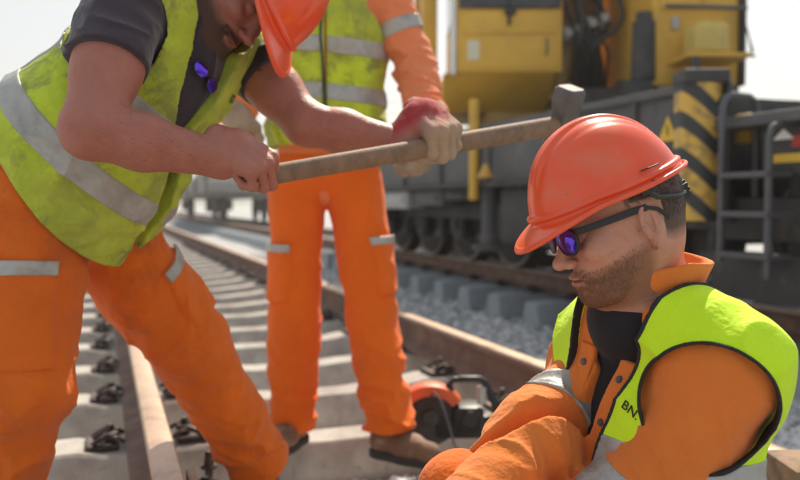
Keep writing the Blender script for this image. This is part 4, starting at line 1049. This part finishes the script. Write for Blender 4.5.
    for sg in (-1, 1):
        for z in (-.03, -.10, -.17, -.24):
            y = sg*(.012+.085*max(0, z+.15)+.020)
            p, n_ = onsurf((y, z), lambda X: tfold(X, tor(X)), .005)
            mb = MB(); mb.cyl(p, p+n_*.0035, .0062, .0052, 16, .0008); mb.cyl(p+n_*.003, p+n_*.0042, .0025, .002, 10)
            mb.build('press_stud', M['steel_head'], pl, world=True)
    # sleeve bands
    for (a, e, t0, r) in ((LS, LE, .84, .082), (RS, RE, .64, .073)):
        ax = nrm(e-a).astype(np.float32); Ln = np.linalg.norm(e-a)
        fld = armL if a is LS else armR
        def bf(X, ax=ax, a=a, t0=t0, Ln=Ln, fld=fld):
            d = fld(X); t = (X-a.astype(np.float32))@ax-t0*Ln
            return smax(smax(d-.003, -(d+.005), .001), np.abs(t)-.024, .002)
        c = a+(e-a)*t0; sdf('reflective_band', bf, c-.13, c+.13, .0030, M['band'], jk)
    # vest
    vt = U([tor, (rc(PV+Up*.0, PV+Up*.15, .15, .15, 1.3, F), .05)], .03)
    opening = lambda q: np.where(q[:, 0] > -.02, (.046+.16*np.clip(q[:, 2]+.16, -.1, .3)+.06*np.clip(-.1-q[:, 2], 0, .2))-np.abs(q[:, 1]), -1.)
    hem = lambda q: -(q[:, 2]+.46)
    bands = [lambda q, X: np.abs(X[:, 2]-.445+.12*(X[:, 0]-.45))-.024]
    vm = M['vest_clean']
    vest, vb, vc = vest_parts(person, vt, Rt, MS, None, None, (P(708, 408, 1.10), V(-.30, -.95, .0), .090), (RS-L*.0-Up*.065, -L+F*.1-Up*.1, .092), NB+Up*.03+F*.01, .085, hem, bands, [vm], .0036,
                              *bbox([LS, RS, PV, NB], .12), thick=.013, opening=opening, amp=.010, hole_t=.15)
    # printed name on the left chest
    p, n_ = cam_hit(lambda X: np.maximum(vb(X), vc(X)), 631, 410, .7, 1.6)
    text_on('BN.', p, n_, Up*1.0+L*.4, .020, M['trim'], vest, off=.002)
    # trousers: pelvis, raised right thigh, kneeling left leg
    RHp, LHp = PV-L*.085, PV+L*.085; RK = P(462, 498, 1.20); RF = V(RK[0]+.07, RK[1]+.07, .10)
    LK = V(LHp[0]-.33, LHp[1]-.16, .075); LF = V(LK[0]+.36, LK[1]+.14, .06)
    tr = U([ell(PV-Up*.01, (.17, .17, .13)), (cloth(RHp, RK, .105, .068, .02, 13, 4, 5.2, .7, (1, .25)), .03), (cloth(RK, RF, .066, .062, .022, 15, 4, 6.6, .6, (.2, 1)), .012),
            (cloth(LHp, LK, .105, .078, .010, 13, 4, 7.2), .03), (cloth(LK, LF, .074, .06, .010, 15, 4, 8.1), .02)], .03)
    sdf('trousers', tr, *bbox([PV, RK, RF, LK, LF], .15), .0055, M['trouser'], person)
    boot(person, RF, (-1, -.3, 0)); 
    R_ = frame((.2, .1, -1), (-1, 0, 0))
    return person

def text_on(txt, p, n_, up, size, m, parent, off=.0012, depth=.0004, world=True):
    cu = bpy.data.curves.new('printed_name', 'FONT'); cu.body = txt; cu.size = size; cu.extrude = depth; cu.align_x = 'CENTER'; cu.align_y = 'CENTER'
    ob = bpy.data.objects.new('t', cu); COL.objects.link(ob)
    me = bpy.data.meshes.new_from_object(ob.evaluated_get(bpy.context.evaluated_depsgraph_get())); me.name = 'lettering'
    bpy.data.objects.remove(ob)
    z = Vector(n_).normalized(); y = Vector(up); y = (y-z*y.dot(z)).normalized(); x = y.cross(z)
    Mx = Matrix((x, y, z)).transposed().to_4x4(); Mx.translation = Vector(p)+z*off; me.transform(Mx)
    return link('lettering', me, m, parent, world)

# ---------------------------------------------------------------- worker swinging the hammer, left
HA, HB = P(252, 178, 1.44), P(562, 125, 2.02)          # handle end and eye of the hammer
def bending_worker():
    RS, LS = P(126, 4, 1.47), P(240, 50, 1.80); RE, LE = P(90, 130, 1.34), P(306, 124, 1.74); RW, LW = P(222, 160, 1.44), P(412, 146, 1.76)
    PV = P(50, 196, 1.66); RHp, LHp = P(28, 200, 1.57), P(80, 205, 1.74)
    RK, RA = P(20, 392, 1.52), P(-36, 560, 1.62); LK, LA = P(186, 340, 1.95), P(258, 462, 2.12)
    HC = P(238, -14, 1.62); HR = frame((.52, -.30, -.80), (.84, .02, .54)); hs = 1.04
    MS = (LS+RS)/2; Rt = frame(np.cross(nrm(LS-RS), nrm(MS-PV)), MS-PV); F, L, Up = Rt.T
    NB = MS+Up*.055
    person = empty('person', (PV[0], PV[1], 0), label='bearded worker in plum t-shirt and grimy yellow vest bending over a hammer', cat='person')
    h = nrm(HB-HA)
    def grip_frame(x, mirror):
        x = nrm(x); y = nrm(h-np.dot(h, x)*x); z = np.cross(x, y) if not mirror else np.cross(y, x)
        yy = np.cross(z, x); return np.stack([x, yy, z], 1)
    Rf = grip_frame(V(.80, -.10, -.52), False); h = -h; Lf = grip_frame(V(.50, -.62, -.50), True); h = -h
    # put the grip (palm centre a little in front of and below the wrist) on the handle axis
    def grip_at(Rm, p): return p-Rm@V(.084, 0, -.030)
    Ro = grip_at(Rf, HA+h*.012); Lo = grip_at(Lf, HA+h*.48)
    hR = near(local(hand_sdf(1.0, False), Rf, Ro), Ro+Rf[:, 0]*.06, .15)
    neckA = HC+HR@V(-.035, 0, -.05)
    body = U([near(local(HEAD, HR, HC, hs), HC, .2), (rc(neckA, NB, .058, .066), .035), (rc(NB-Up*.01, LS, .05, .05), .05), (rc(NB-Up*.01, RS, .05, .052), .05),
              (rc(PV+Up*.05, MS-Up*.08, .12, .13, 1.35, F), .06),
              (rc(RS, RE*.55+RS*.45, .056, .054), .03), (rc(RE*.45+RS*.55, RE, .057, .047), .03), (rc(RE, RE*.62+RW*.38, .047, .048), .02), (rc(RE*.62+RW*.38, RW, .048, .031), .02),
              (rc(RW, Ro+Rf[:, 0]*.02, .031, .029), .02), (hR, .012),
              (rc(LS, LE*.55+LS*.45, .056, .053), .03), (rc(LE*.45+LS*.55, LE, .055, .046), .03), (rc(LE, LE*.65+LW*.35, .046, .047), .02), (rc(LE*.65+LW*.35, LW, .047, .030), .02), (rc(LW, Lo, .03, .028), .02)], .02)
    lo, hi = bbox([LS, RS, LE, RE, LW, RW, HC, PV, Ro+Rf[:, 0]*.12], .15)
    fc = lambda v: np.clip(((v-HC.astype(np.float32))@HR.astype(np.float32)/hs), -1, 1)
    def bm_(v):
        q = fc(v); ay = np.abs(q[:, 1])
        m = np.clip((-.026-.35*np.clip(q[:, 0], 0, .07)-q[:, 2])/.02, 0, 1)*np.clip((q[:, 0]+.016)/.015, 0, 1)*np.clip((q[:, 2]+.15)/.02, 0, 1)
        mus = np.clip(1-np.abs(q[:, 2]+.058)/.008, 0, 1)*(q[:, 0] > .08)
        lips = np.clip(1-np.abs(q[:, 2]+.072)/.010, 0, 1)*np.clip((q[:, 0]-.088)/.004, 0, 1)*(ay < .024)
        return np.maximum(m, mus)*(1-lips)*(ln(q) < .175)
    def sc_(v):
        q = fc(v); a = np.clip((q[:, 2]+.05-.5*np.clip(q[:, 0]+.045, 0, 1))/.02, 0, 1)*np.clip((.02-q[:, 0]+.35*np.clip(q[:, 2], 0, 1))/.012, 0, 1)
        return a*(~((np.abs(q[:, 1]) > .074) & (q[:, 0] > -.036) & (q[:, 0] < .012) & (q[:, 2] < .024)))*(ln(q) < .15)
    skin = M['skin_dark'].copy(); attr_mix(skin, 'beard', (.05, .028, .02), .8, 0.); attr_mix(skin, 'scalp', (.04, .025, .02), .9, 0.)
    sdf_body(body, lo, hi, HC-HR[:, 2]*.125, HR[:, 2], HC, skin, person, {'beard': lambda v: bm_(v)*.75, 'scalp': lambda v: sc_(v)*.85}, .0036, .0028)
    W = lambda X: (X*hs)@HR.astype(np.float32).T+HC
    strands('beard', HR, HC, hs, lambda X: bm_(W(X)), 6000, .012, M['hair'], person, .0009, 5, down=(.3, 0, -1), lift=.35)
    strands('hair', HR, HC, hs, lambda X: sc_(W(X)), 6000, .012, M['hair'], person, .0009, 6, down=(-.35, 0, -1), lift=.25)
    make_helmet(person, frame(nrm(HR@V(1, 0, -.12)), HR@V(.12, 0, 1)), HC+HR@V(.026, 0, .030)*hs, 1.02)
    limb_hair('arm_hair', body, RE, RW, .045, 1300, .010, M['hair'], person, 61); limb_hair('arm_hair', body, LE, LW, .045, 800, .010, M['hair'], person, 62)
    # glove on the far hand
    Lo = HA+h*.475-Lf@V(.084, 0, -.030)*1.15; gl = near(local(hand_sdf(1.0, True, glove=.0015), Lf, Lo, 1.15), Lo+Lf[:, 0]*.07, .19)
    cf = nrm(LW-LE)
    gf = U([gl, (rc(LW-cf*.035, Lo+Lf[:, 0]*.02, .038, .034), .02)], .01)
    def glf(X):
        d = gf(X); m = np.abs(d) < .02; d[m] -= .004*folds(X[m], cf.astype(np.float32), 35, 14, 2); return d
    gm = M['glove_red'].copy(); attr_mix(gm, 'tips', (.36, .26, .18), .5, -.1)
    sdf('glove', glf, *bbox([LW, Lo, Lo+Lf[:, 0]*.1], .1), .0028, gm, person, {'tips': lambda v: ((v-Lo.astype(np.float32))@Lf.astype(np.float32))[:, 0]*10-.55-((v-Lo.astype(np.float32))@Lf.astype(np.float32))[:, 2]*4})
    # t-shirt
    tor = U([rc(PV+Up*.02, MS-Up*.11, .135, .165, 1.18, F), (rc(NB-Up*.02, LS-Up*.01, .064, .064), .05), (rc(NB-Up*.02, RS-Up*.01, .064, .066), .05), (ell(PV+Up*.14+F*.02, (.14, .14, .14)), .06)], .05)
    def slv(f, e, t): # short sleeve, cut square to the arm
        ax = nrm(e[1]-e[0]).astype(np.float32); c = (e[0]+(e[1]-e[0])*t).astype(np.float32); return lambda X: smax(f(X), (X-c)@ax, .004)
    sR = slv(cloth(RS, RE, .068, .073, .016, 12, 5, 12.2, .5, (.6, .9)), (RS, RE), .50); sL = slv(cloth(LS, LE, .068, .066, .014, 12, 5, 13.1, .5, (.6, .9)), (LS, LE), .42)
    neckcut = lambda X: .066-ln((X-(NB+Up*.035+F*.035).astype(np.float32)))
    def shirt(X):
        d = tor(X)+.004; d = smin(d, sR(X), .025); d = smin(d, sL(X), .025); m = np.abs(d) < .05
        d[m] -= .007*folds(X[m], Up.astype(np.float32), 5, 10, 14.2, .8, L.astype(np.float32)); return smax(d, neckcut(X), .006)
    lo, hi = bbox([LS, RS, PV, RE*.6+RS*.4, LE*.6+LS*.4], .19)
    sdf('shirt', shirt, lo, hi, .0048, M['shirt'], person)
    # vest, hanging loose and pointed at the front
    vt = U([tor, (rc(PV+Up*.10+F*.01, PV-Up*.10+F*.02, .195, .20, 1.12, F), .06)], .03)
    loc = lambda X: (X-MS.astype(np.float32))@Rt.astype(np.float32)
    opening = lambda q: np.where(q[:, 0] > -.02, (.022+.28*np.clip(q[:, 2]+.16, 0, .3))-np.abs(q[:, 1]+.03+.30*np.clip(q[:, 2]+.10, -.35, 0)), -1.)
    Tl = np.linalg.norm(MS-PV)
    hem = lambda q: -(q[:, 2]+Tl-.045+.28*np.clip(q[:, 0]+.03, -.05, .2)-.15*np.clip(-q[:, 1]-.05, 0, .2)-.9*np.clip(q[:, 1]-.04, 0, .2))
    bands = [lambda q, X: np.abs(q[:, 2]+.165+.10*q[:, 0])-.026, lambda q, X: np.abs(q[:, 2]+.305+.10*q[:, 0])-.026,
             lambda q, X: smax(np.abs(q[:, 1]+.128)-.024, np.maximum(q[:, 2]+.14, q[:, 0]+.02), .002)]
    vest, vb, vcut = vest_parts(person, vt, Rt, MS, None, None, (LS-Up*.055+L*.01, L*1+F*.35-Up*.1, .092), (RS-Up*.045-L*.01, -L*1+F*.35-Up*.05, .108), NB+Up*.05+F*.05, .100, hem, bands,
               [M['vest_dirty']], .0042, *bbox([LS, RS, PV, PV-Up*.2, NB], .2), thick=.016, opening=opening, amp=.012, seed=21, trim=False)
    # trousers
    tr = U([ell(PV+Up*.03, (.155, .165, .17), None), (cloth(RHp, RK, .118, .092, .016, 6, 4, 15.2, .8, (.7, 1)), .03), (cloth(RK, RA, .092, .082, .016, 9, 4, 16.6, .6, (1, 1)), .02),
            (cloth(LHp, LK, .118, .092, .016, 6, 4, 17.1, -.9, (.7, 1)), .03), (cloth(LK, LA, .090, .078, .017, 10, 4, 18.3, .7, (.7, 1.4)), .02)], .035)
    def trf(X):
        d = tr(X)
        for k, a in ((RK, RA), (LK, LA)):
            x = nrm(a-k); d = np.where(ln(X-a.astype(np.float32)) < .14, np.maximum(d, (X-a.astype(np.float32))@x.astype(np.float32)-.02), d)
        return d
    tro = sdf('trousers', trf, *bbox([PV, RK, RA, LK, LA], .15), .0052, M['trouser'], person)
    pocket(tro, tr, RHp*.42+RK*.58+V(0, 0, .0), nrm(RK-RHp), V(.25, -1, 0), .075, .20, 'trouser', 18)
    pocket(tro, tr, LHp*.30+LK*.70, nrm(LK-LHp), V(.95, -.3, .45), .06, .17, 'trouser', 19)
    fR, fL = V(.7, -.5, 0), V(.35, -.8, 0)
    boot(person, RA, fR, 1.0); boot(person, LA, fL, 1.0)
    vfull = lambda X: np.maximum(vb(X), vcut(X))
    p, n_ = cam_hit(vfull, 231, 99, 1.2, 2.2)
    text_on('ITD', p, n_, Up, .026, M['trim'], vest, off=.003)
    # sunglasses hooked in the shirt collar
    p, n_ = cam_hit(lambda X: np.minimum(shirt(X), body(X)), 203, 76, 1.2, 2.2)
    Rg = frame(n_, Up+.3*L); g_ = make_glasses(Rg, p+n_*.014-Rg[:, 0]*.112*.62, .62, person, M['lens'], folded=True)
    return person, dict(F=F, L=L, Up=Up, MS=MS, NB=NB, tor=tor, shirt=shirt, Rt=Rt, PV=PV, vt=vt)

def surf_point(field, p, dirn, rng=.25, off=0.):
    dirn = nrm(dirn); xs = np.linspace(rng, -rng*.5, 500); X = (np.asarray(p)+np.outer(xs, dirn)).astype(np.float32); d = field(X)
    i = int(np.argmax(d < off)); q = X[i].astype(float); e = 2e-3
    dd = field(np.stack([q]+[q+np.eye(3)[k]*e for k in range(3)]).astype(np.float32)); return q, nrm(dd[1:]-dd[0])

def pocket(tro, field, c, down, out, w_, h_, mk, seed, flap=True):
    """bellows cargo pocket with a flap that carries a silver tab"""
    p, n_ = surf_point(field, c, out); dn = nrm(np.asarray(down)-np.dot(down, n_)*n_); sd_ = np.cross(n_, dn); R = np.stack([sd_, dn, n_], 1).astype(np.float32)
    def f(X):
        q = (X-p.astype(np.float32))@R; d = field(X)-.011
        e = smax(d, np.maximum(np.abs(q[:, 0])-w_, np.abs(q[:, 1])-h_/2), .012); e = smax(e, -(field(X)+.01), .004)
        e = np.maximum(e, -(q[:, 2]+.06))
        m = np.abs(e) < .02; e[m] -= .004*folds(X[m], dn.astype(np.float32), 14, 8, seed); return e
    pk = sdf('cargo_pocket', f, p-.16, p+.16, .0042, M[mk], tro)
    def g(X):
        q = (X-p.astype(np.float32))@R; d = field(X)-.016
        e = smax(d, -(field(X)-.008), .002)
        e = smax(e, np.maximum(np.abs(q[:, 0])-w_*1.03, np.abs(q[:, 1]+h_/2-.012)-.014), .004)
        return np.maximum(e, -(q[:, 2]+.06))
    sdf('reflective_tab', g, p-.16, p+.16, .0034, M['band'], pk)

# ---------------------------------------------------------------- standing worker, middle
def standing_worker():
    D = 2.74
    RHp, LHp = P(298, 186, D), P(355, 186, D); PV = P(326, 168, D+.01)
    RK, RA = P(294, 318, D-.02), P(293, 424, D+.03); LK, LA = P(371, 312, D-.04), P(388, 424, D-.12)
    RS, LS = P(270, -2, D), P(388, -2, D); MS = (RS+LS)/2; NB = MS+V(0, 0, .06); HC = P(330, -66, D-.05)
    RE, RW = P(243, 62, D-.03), P(236, 112, D-.22); LE, LW = P(415, 68, D-.01), P(431, 128, D-.20)
    F, L, Up = V(0, -1, 0), V(1, 0, 0), V(0, 0, 1); Rt = frame(F, Up)
    person = empty('person', (PV[0], PV[1], 0), label='standing worker behind the hammer, black cord down the front of his yellow vest', cat='person')
    HR = frame((.1, -1, -.25), (0, -.2, 1))
    def hf(e, h, z, roll=0): x = nrm(h); z = nrm(z-np.dot(z, x)*x); return np.stack([x, np.cross(z, x), z], 1)
    Rf, Lf = hf(0, V(.05, -.1, -1), V(-.75, -.6, 0)), hf(0, V(-.22, -.05, -1), V(.8, -.6, 0))
    body = U([near(local(HEAD, HR, HC, 1.03), HC, .2), (rc(HC-V(0, -.03, .06), NB, .058, .066), .035), (rc(NB, LS, .05, .05), .05), (rc(NB, RS, .05, .05), .05), (rc(PV, MS-Up*.08, .12, .14, 1.4, F), .06),
              (rc(LS, LE, .04, .036), .03), (rc(RS, RE, .04, .036), .03), (rc(LE, LW, .036, .028), .02), (rc(RE, RW, .036, .028), .02),
              (near(local(hand_sdf(.45), Rf, RW), RW+Rf[:, 0]*.08, .15), .01), (near(local(hand_sdf(.45, True), Lf, LW), LW+Lf[:, 0]*.08, .15), .01)], .02)
    sdf('body', body, *bbox([HC+V(0, 0, .05), LW-V(0, 0, .14), RW-V(0, 0, .14), PV], .14), .0052, M['skin_dark'], person)
    make_helmet(person, frame(HR[:, 0], HR[:, 2]), HC+HR@V(.012, 0, .04), 1.0)
    for nm, W_, Fr, mir, mm in (('r', RW, Rf, False, 'glove_tan'), ('l', LW, Lf, True, 'glove_tan')):
        gg = U([near(local(hand_sdf(.5, mir, glove=.004), Fr, W_, 1.15), W_+Fr[:, 0]*.09, .2), (rc(W_-Fr[:, 0]*.05, W_+Fr[:, 0]*.03, .040, .034), .02)], .01)
        g_ = lambda X, gg=gg, Fr=Fr: gg(X)-.004*folds(X, Fr[:, 0].astype(np.float32), 30, 12, 3)
        sdf('glove', g_, *bbox([W_, W_+Fr[:, 0]*.16], .09), .0038, M[mm], person)
    tor = U([rc(PV+Up*.02, MS-Up*.12, .165, .185, 1.35, F), (rc(NB-Up*.02, LS-Up*.01, .064, .066), .05), (rc(NB-Up*.02, RS-Up*.01, .064, .066), .05)], .05)
    aL = U([cloth(LS, LE, .074, .066, .020, 12, 5, 31.2, .5, (.4, .9)), (cuff(cloth(LE, LW, .066, .050, .028, 18, 5, 32.2, .5, (.8, 1)), LE, LW), .02)], 0)
    aR = U([cloth(RS, RE, .074, .064, .020, 12, 5, 33.2, .5, (.4, .9)), (cuff(cloth(RE, RW, .064, .050, .026, 18, 5, 34.2, .5, (.8, 1)), RE, RW), .02)], 0)
    def jacket(X):
        d = smin(tor(X), aL(X), .03); d = smin(d, aR(X), .03); return smax(d, .07-ln((X-(NB+Up*.05+F*.02).astype(np.float32))), .006)
    jk = sdf('jacket', jacket, *bbox([LS, RS, LE, RE, LW, RW, PV, NB], .13), .0055, M['pale_orange'], person)
    ax = nrm(LE-LS).astype(np.float32); c0 = LS+(LE-LS)*.44
    for (a, e, fl) in ((LS, LE, aL), (RS, RE, aR)):
        ax = nrm(e-a).astype(np.float32); c0 = a+(e-a)*.46
        sdf('reflective_band', lambda X, ax=ax, c0=c0, fl=fl: smax(smax(fl(X)-.004, -(fl(X)+.006), .001), np.abs((X-c0.astype(np.float32))@ax)-.024, .002), c0-.12, c0+.12, .004, M['band'], jk)
    vt = U([tor, (rc(PV+Up*.12, PV+Up*.04, .185, .180, 1.2, F), .05)], .03)
    z0 = MS[2]
    zb = [P(0, v, D-.2)[2]-z0 for v in (40, 89)]; zh = P(0, 146, D-.2)[2]-z0
    opening = lambda q: np.where(q[:, 0] > 0, .0035-np.abs(q[:, 1]), -1.)
    hem = lambda q: -(q[:, 2]-zh+.012*np.sin(q[:, 1]*14))
    bands = [lambda q, X: np.abs(q[:, 2]-zb[0]+.01*np.sin(q[:, 1]*9))-.027, lambda q, X: np.abs(q[:, 2]-zb[1]+.01*np.sin(q[:, 1]*9))-.027]
    vest, vb, vc = vest_parts(person, vt, Rt, MS, None, None, (LS+L*.03-Up*.05, L*1-Up*.1, .10), (RS-L*.03-Up*.05, -L*1-Up*.1, .10), NB+Up*.05+F*.02, .09, hem, bands, [M['vest_dirty2']], .0052,
                              *bbox([LS, RS, PV, NB], .2), thick=.016, opening=opening, amp=.012, seed=41, trim=False)
    # black cord hanging from the collar to a small toggle
    pts = []
    for u, v in [(332, -25), (329, 0), (326, 20), (325, 45), (326, 70), (327, 90), (330, 108), (331, 118)]:
        q = P(u, v, D); p, n_ = surf_point(vb, q, F, .3); pts.append(p+n_*.008)
    cd = MB(); cd.tube(pts, .0042, 6); cd.tube(pts[-1:]+[pts[-1]-Up*.012, pts[-1]-Up*.035], .009, 8); cd.build('cord', M['black'], vest, world=True)
    # trousers
    tr = U([ell(PV-Up*.0, (.18, .13, .12)), (cloth(RHp, RK, .098, .082, .014, 6, 5, 35.2, .8, (.5, .8)), .03), (cloth(RK, RA, .088, .072, .018, 9, 4, 36.6, .6, (.6, 1.6)), .02),
            (cloth(LHp, LK, .098, .082, .014, 6, 5, 37.1, -.8, (.5, .8)), .03), (cloth(LK, LA, .080, .080, .018, 9, 4, 38.3, .6, (.6, 1.6)), .02)], .03)
    def trf(X):
        d = tr(X)
        for a in (RA, LA): d = np.where(ln(X-a.astype(np.float32)) < .13, np.maximum(d, a[2]-.015-X[:, 2]), d)
        return d
    tro = sdf('trousers', trf, *bbox([PV, RK, RA, LK, LA], .15), .0062, M['trouser_bright'], person)
    pocket(tro, tr, RHp*.35+RK*.65, V(0, 0, -1), V(-1, -.75, 0), .07, .19, 'trouser_bright', 39)
    pocket(tro, tr, LHp*.38+LK*.62+V(0, 0, 0), V(.05, 0, -1), V(1, -.45, 0), .07, .19, 'trouser_bright', 40)
    boot(person, RA, V(-.25, -1, 0), .88); boot(person, LA, V(.80, -.60, 0), .90)
    return person

def sledgehammer():
    h = nrm(HB-HA); t = tag(empty('sledgehammer', HA), label='long-handled sledgehammer held level between the left worker and the kneeling worker', cat='hammer')
    R = frame(h, (0, -.1, 1)); Lh = np.linalg.norm(HB-HA)
    f = lambda X: rc((.0, 0, 0), (Lh+.04, 0, 0), 0.0185, .0245, 1.35, (0, 1, 0))(X)-.0022*np.clip(1-np.abs(X[:, 0]-.01)/.03, 0, 1)
    sdf('handle', f, (-.03, -.03, -.03), (Lh+.08, .03, .03), .003, M['wood'], t, xf=(R, HA, 1.0))
    mb = MB()
    prof = [(-.031, -.022), (-.022, -.031), (.022, -.031), (.031, -.022), (.031, .022), (.022, .031), (-.022, .031), (-.031, .022)]
    sec = [(-.095, .80), (-.088, .98), (-.055, 1.0), (-.030, .86), (.030, .86), (.055, 1.0), (.088, .98), (.095, .80)]
    rings = [[mb.bm.verts.new((a*s_, b*s_, z)) for a, b in prof] for z, s_ in sec]
    for A, B in zip(rings, rings[1:]):
        for k in range(8): mb.bm.faces.new((A[k], A[(k+1) % 8], B[(k+1) % 8], B[k]))
    mb.bm.faces.new(rings[0]); mb.bm.faces.new(rings[-1])
    ob = mb.build('head', M['steel_head'], t, world=True); xf_obj(ob, frame(h, (.7, .1, 1)), HB+h*.0, 1.02)
    return t

def cam_hit(field, u, v, d0, d1, off=0.):
    """first point where the line of sight through a pixel meets a field, with the outward normal"""
    ds = np.linspace(d0, d1, 1500); a, b = P(u, v, d0), P(u, v, d1); X = (a+np.outer((ds-d0)/(d1-d0), b-a)).astype(np.float32)
    d = field(X); i = int(np.argmax(d < off)); q = X[i].astype(float); e = 2e-3
    dd = field(np.stack([q]+[q+np.eye(3)[k]*e for k in range(3)]).astype(np.float32)); return q, nrm(dd[1:]-dd[0])

# ================================================================ small things on the sleepers
def disc_cutter():
    o = P(452, 432, 2.78); o[2] = 0.0
    t = tag(empty('disc_cutter', o), label='black rail saw with orange curved guard resting behind the kneeling worker', cat='power tool')
    ox, oy, oz = o
    mb = MB(); ring = []
    n = 26
    for (r_, y) in ((.118, -.040), (.122, -.034), (.122, .034), (.118, .040), (.085, .040), (.085, .030), (.108, .028), (.108, -.028), (.085, -.030), (.085, -.040)):
        ring.append([(ox-.075+math.cos(a)*r_*1.05, oy+y, .085+math.sin(a)*r_) for a in np.linspace(D2R(200), D2R(35), n)])
    vs = [[mb.bm.verts.new(p) for p in q] for q in ring]
    for i in range(len(vs)):
        A, B = vs[i], vs[(i+1) % len(vs)]
        for k in range(n-1): mb.bm.faces.new((A[k], A[k+1], B[k+1], B[k]))
    mb.bm.faces.new([q[0] for q in vs]); mb.bm.faces.new([q[-1] for q in vs][::-1])
    mb.build('guard', M['guard'], t, world=True)
    mb = MB(); mb.cyl((ox-.075, oy-.004, .088), (ox-.075, oy+.004, .088), .098, seg=40); mb.cyl((ox-.075, oy-.02, .088), (ox-.075, oy+.02, .088), .03, seg=20, bev=.003); mb.build('cutting_disc', M['frame_black'], t, world=True)
    mb = MB(); mb.box((ox-.06, oy-.01, .012), (ox+.13, oy+.13, .095), .015); mb.box((ox+.0, oy-.03, .05), (ox+.11, oy+.10, .13), .02)
    for k in range(6): mb.box((ox+.03+.012*k, oy-.042, .03), (ox+.036+.012*k, oy-.029, .09), .001)
    mb.cyl((ox+.06, oy-.045, .09), (ox+.06, oy-.01, .09), .028, seg=20, bev=.004); mb.build('engine_body', M['black'], t, world=True)
    mb = MB(); a = [(ox+.015, oy, .11), (ox-.012, oy-.01, .205), (ox+.005, oy-.012, .222), (ox+.095, oy-.012, .225), (ox+.115, oy-.01, .21), (ox+.165, oy, .10)]
    mb.tube(a, [.013, .012, .011, .011, .013, .015], 10); mb.box((ox+.02, oy-.024, .214), (ox+.09, oy+.0, .236), .006); mb.build('handle', M['black'], t, world=True)
    mb = MB(); mb.tube([(ox-.075, oy-.05, .175), (ox-.065, oy-.07, .19), (ox-.045, oy-.09, .17), (ox-.02, oy-.12, .10), (ox+.0, oy-.14, .03), (ox+.03, oy-.15, .012)], .0045, 8); mb.build('cable', M['rail_tube'], t, world=True)
    mb = MB(); mb.cyl((ox+.10, oy-.02, .14), (ox+.10, oy-.02, .20), .016, seg=14, bev=.003); mb.build('filler_cap', M['galv'], t, world=True)
    return t
M['guard'] = mat('scuffed_orange_guard', (.62, .11, .03), .5, noise=(12, .15), col2=(.55, .25, .15), spots=(10, .55, .75))
disc_cutter()
def screw(loc, rz, label, tilt=0):
    t = tag(empty('coach_screw', loc, rz), label=label, cat='screw')
    mb = MB(); mb.cyl((0, 0, .0), (0, 0, .012), .026, .024, 24, .003); mb.cyl((0, 0, .012), (0, 0, .030), .017, .0165, 6, .002); mb.cyl((0, 0, .03), (0, 0, .052), .012, .0115, 4, .003)
    mb.build('screw_head', M['clip'], t); mb = MB(); mb.cyl((0, 0, -.03), (0, 0, .0), .012, seg=16); mb.build('shank', M['clip'], t)
    return t
p = P(209, 476, 2.42); screw((p[0], p[1], .03), .3, 'single square-headed screw standing loose on the near sleeper beside the rail')
# rail joint clamp at the near end of the left rail
def clamp(s, t_, label):
    c = tag(empty('joint_clamp', T(s, t_, .02), TH), label=label, cat='clamp')
    mb = MB(); mb.prism([(-.03, 0), (.03, 0), (.024, .05), (.010, .075), (.012, .14), (-.012, .14), (-.010, .075), (-.024, .05)], -.055, .055, 'y', .005); mb.build('plate', M['concrete_rust'], c)
    mb = MB()
    for y in (-.028, .028): mb.cyl((-.035, y, .10), (.035, y, .10), .011, seg=6, bev=.002)
    mb.build('bolt', M['clip'], c)
M['concrete_rust'] = mat('tan_rusted_clamp', (.40, .28, .19), .75, noise=(20, .2), bump=[(60, .001)])
clamp(.135-.062, 1.93, 'tan clamp on the left side of the nearest rail'); clamp(.135+.062, 2.00, 'tan clamp on the right side of the nearest rail')
# timber blocks at the right edge
p = P(796, 462, 1.75)
t = tag(empty('timber_block', (p[0], p[1], p[2]-.12)), label='short brown timber block behind the kneeling worker at the right edge', cat='timber')
M['timber'] = mat('brown_weathered_timber', (.26, .17, .11), .85, noise=(30, .25), bump=[(40, .003)], col2=(.12, .08, .06), spots=(9, .5, .7))
mb = MB(); mb.box((-.03, -.06, -.30), (.30, .10, .12), .012); mb.build('beam', M['timber'], t); mb = MB(); mb.box((.0, -.063, .07), (.27, -.0605, .09), 0); mb.build('metal_strap', M['clip'], t)
t0 = time.time(); kneeling_worker(); bending_worker(); standing_worker(); sledgehammer(); print('TIME', time.time()-t0)
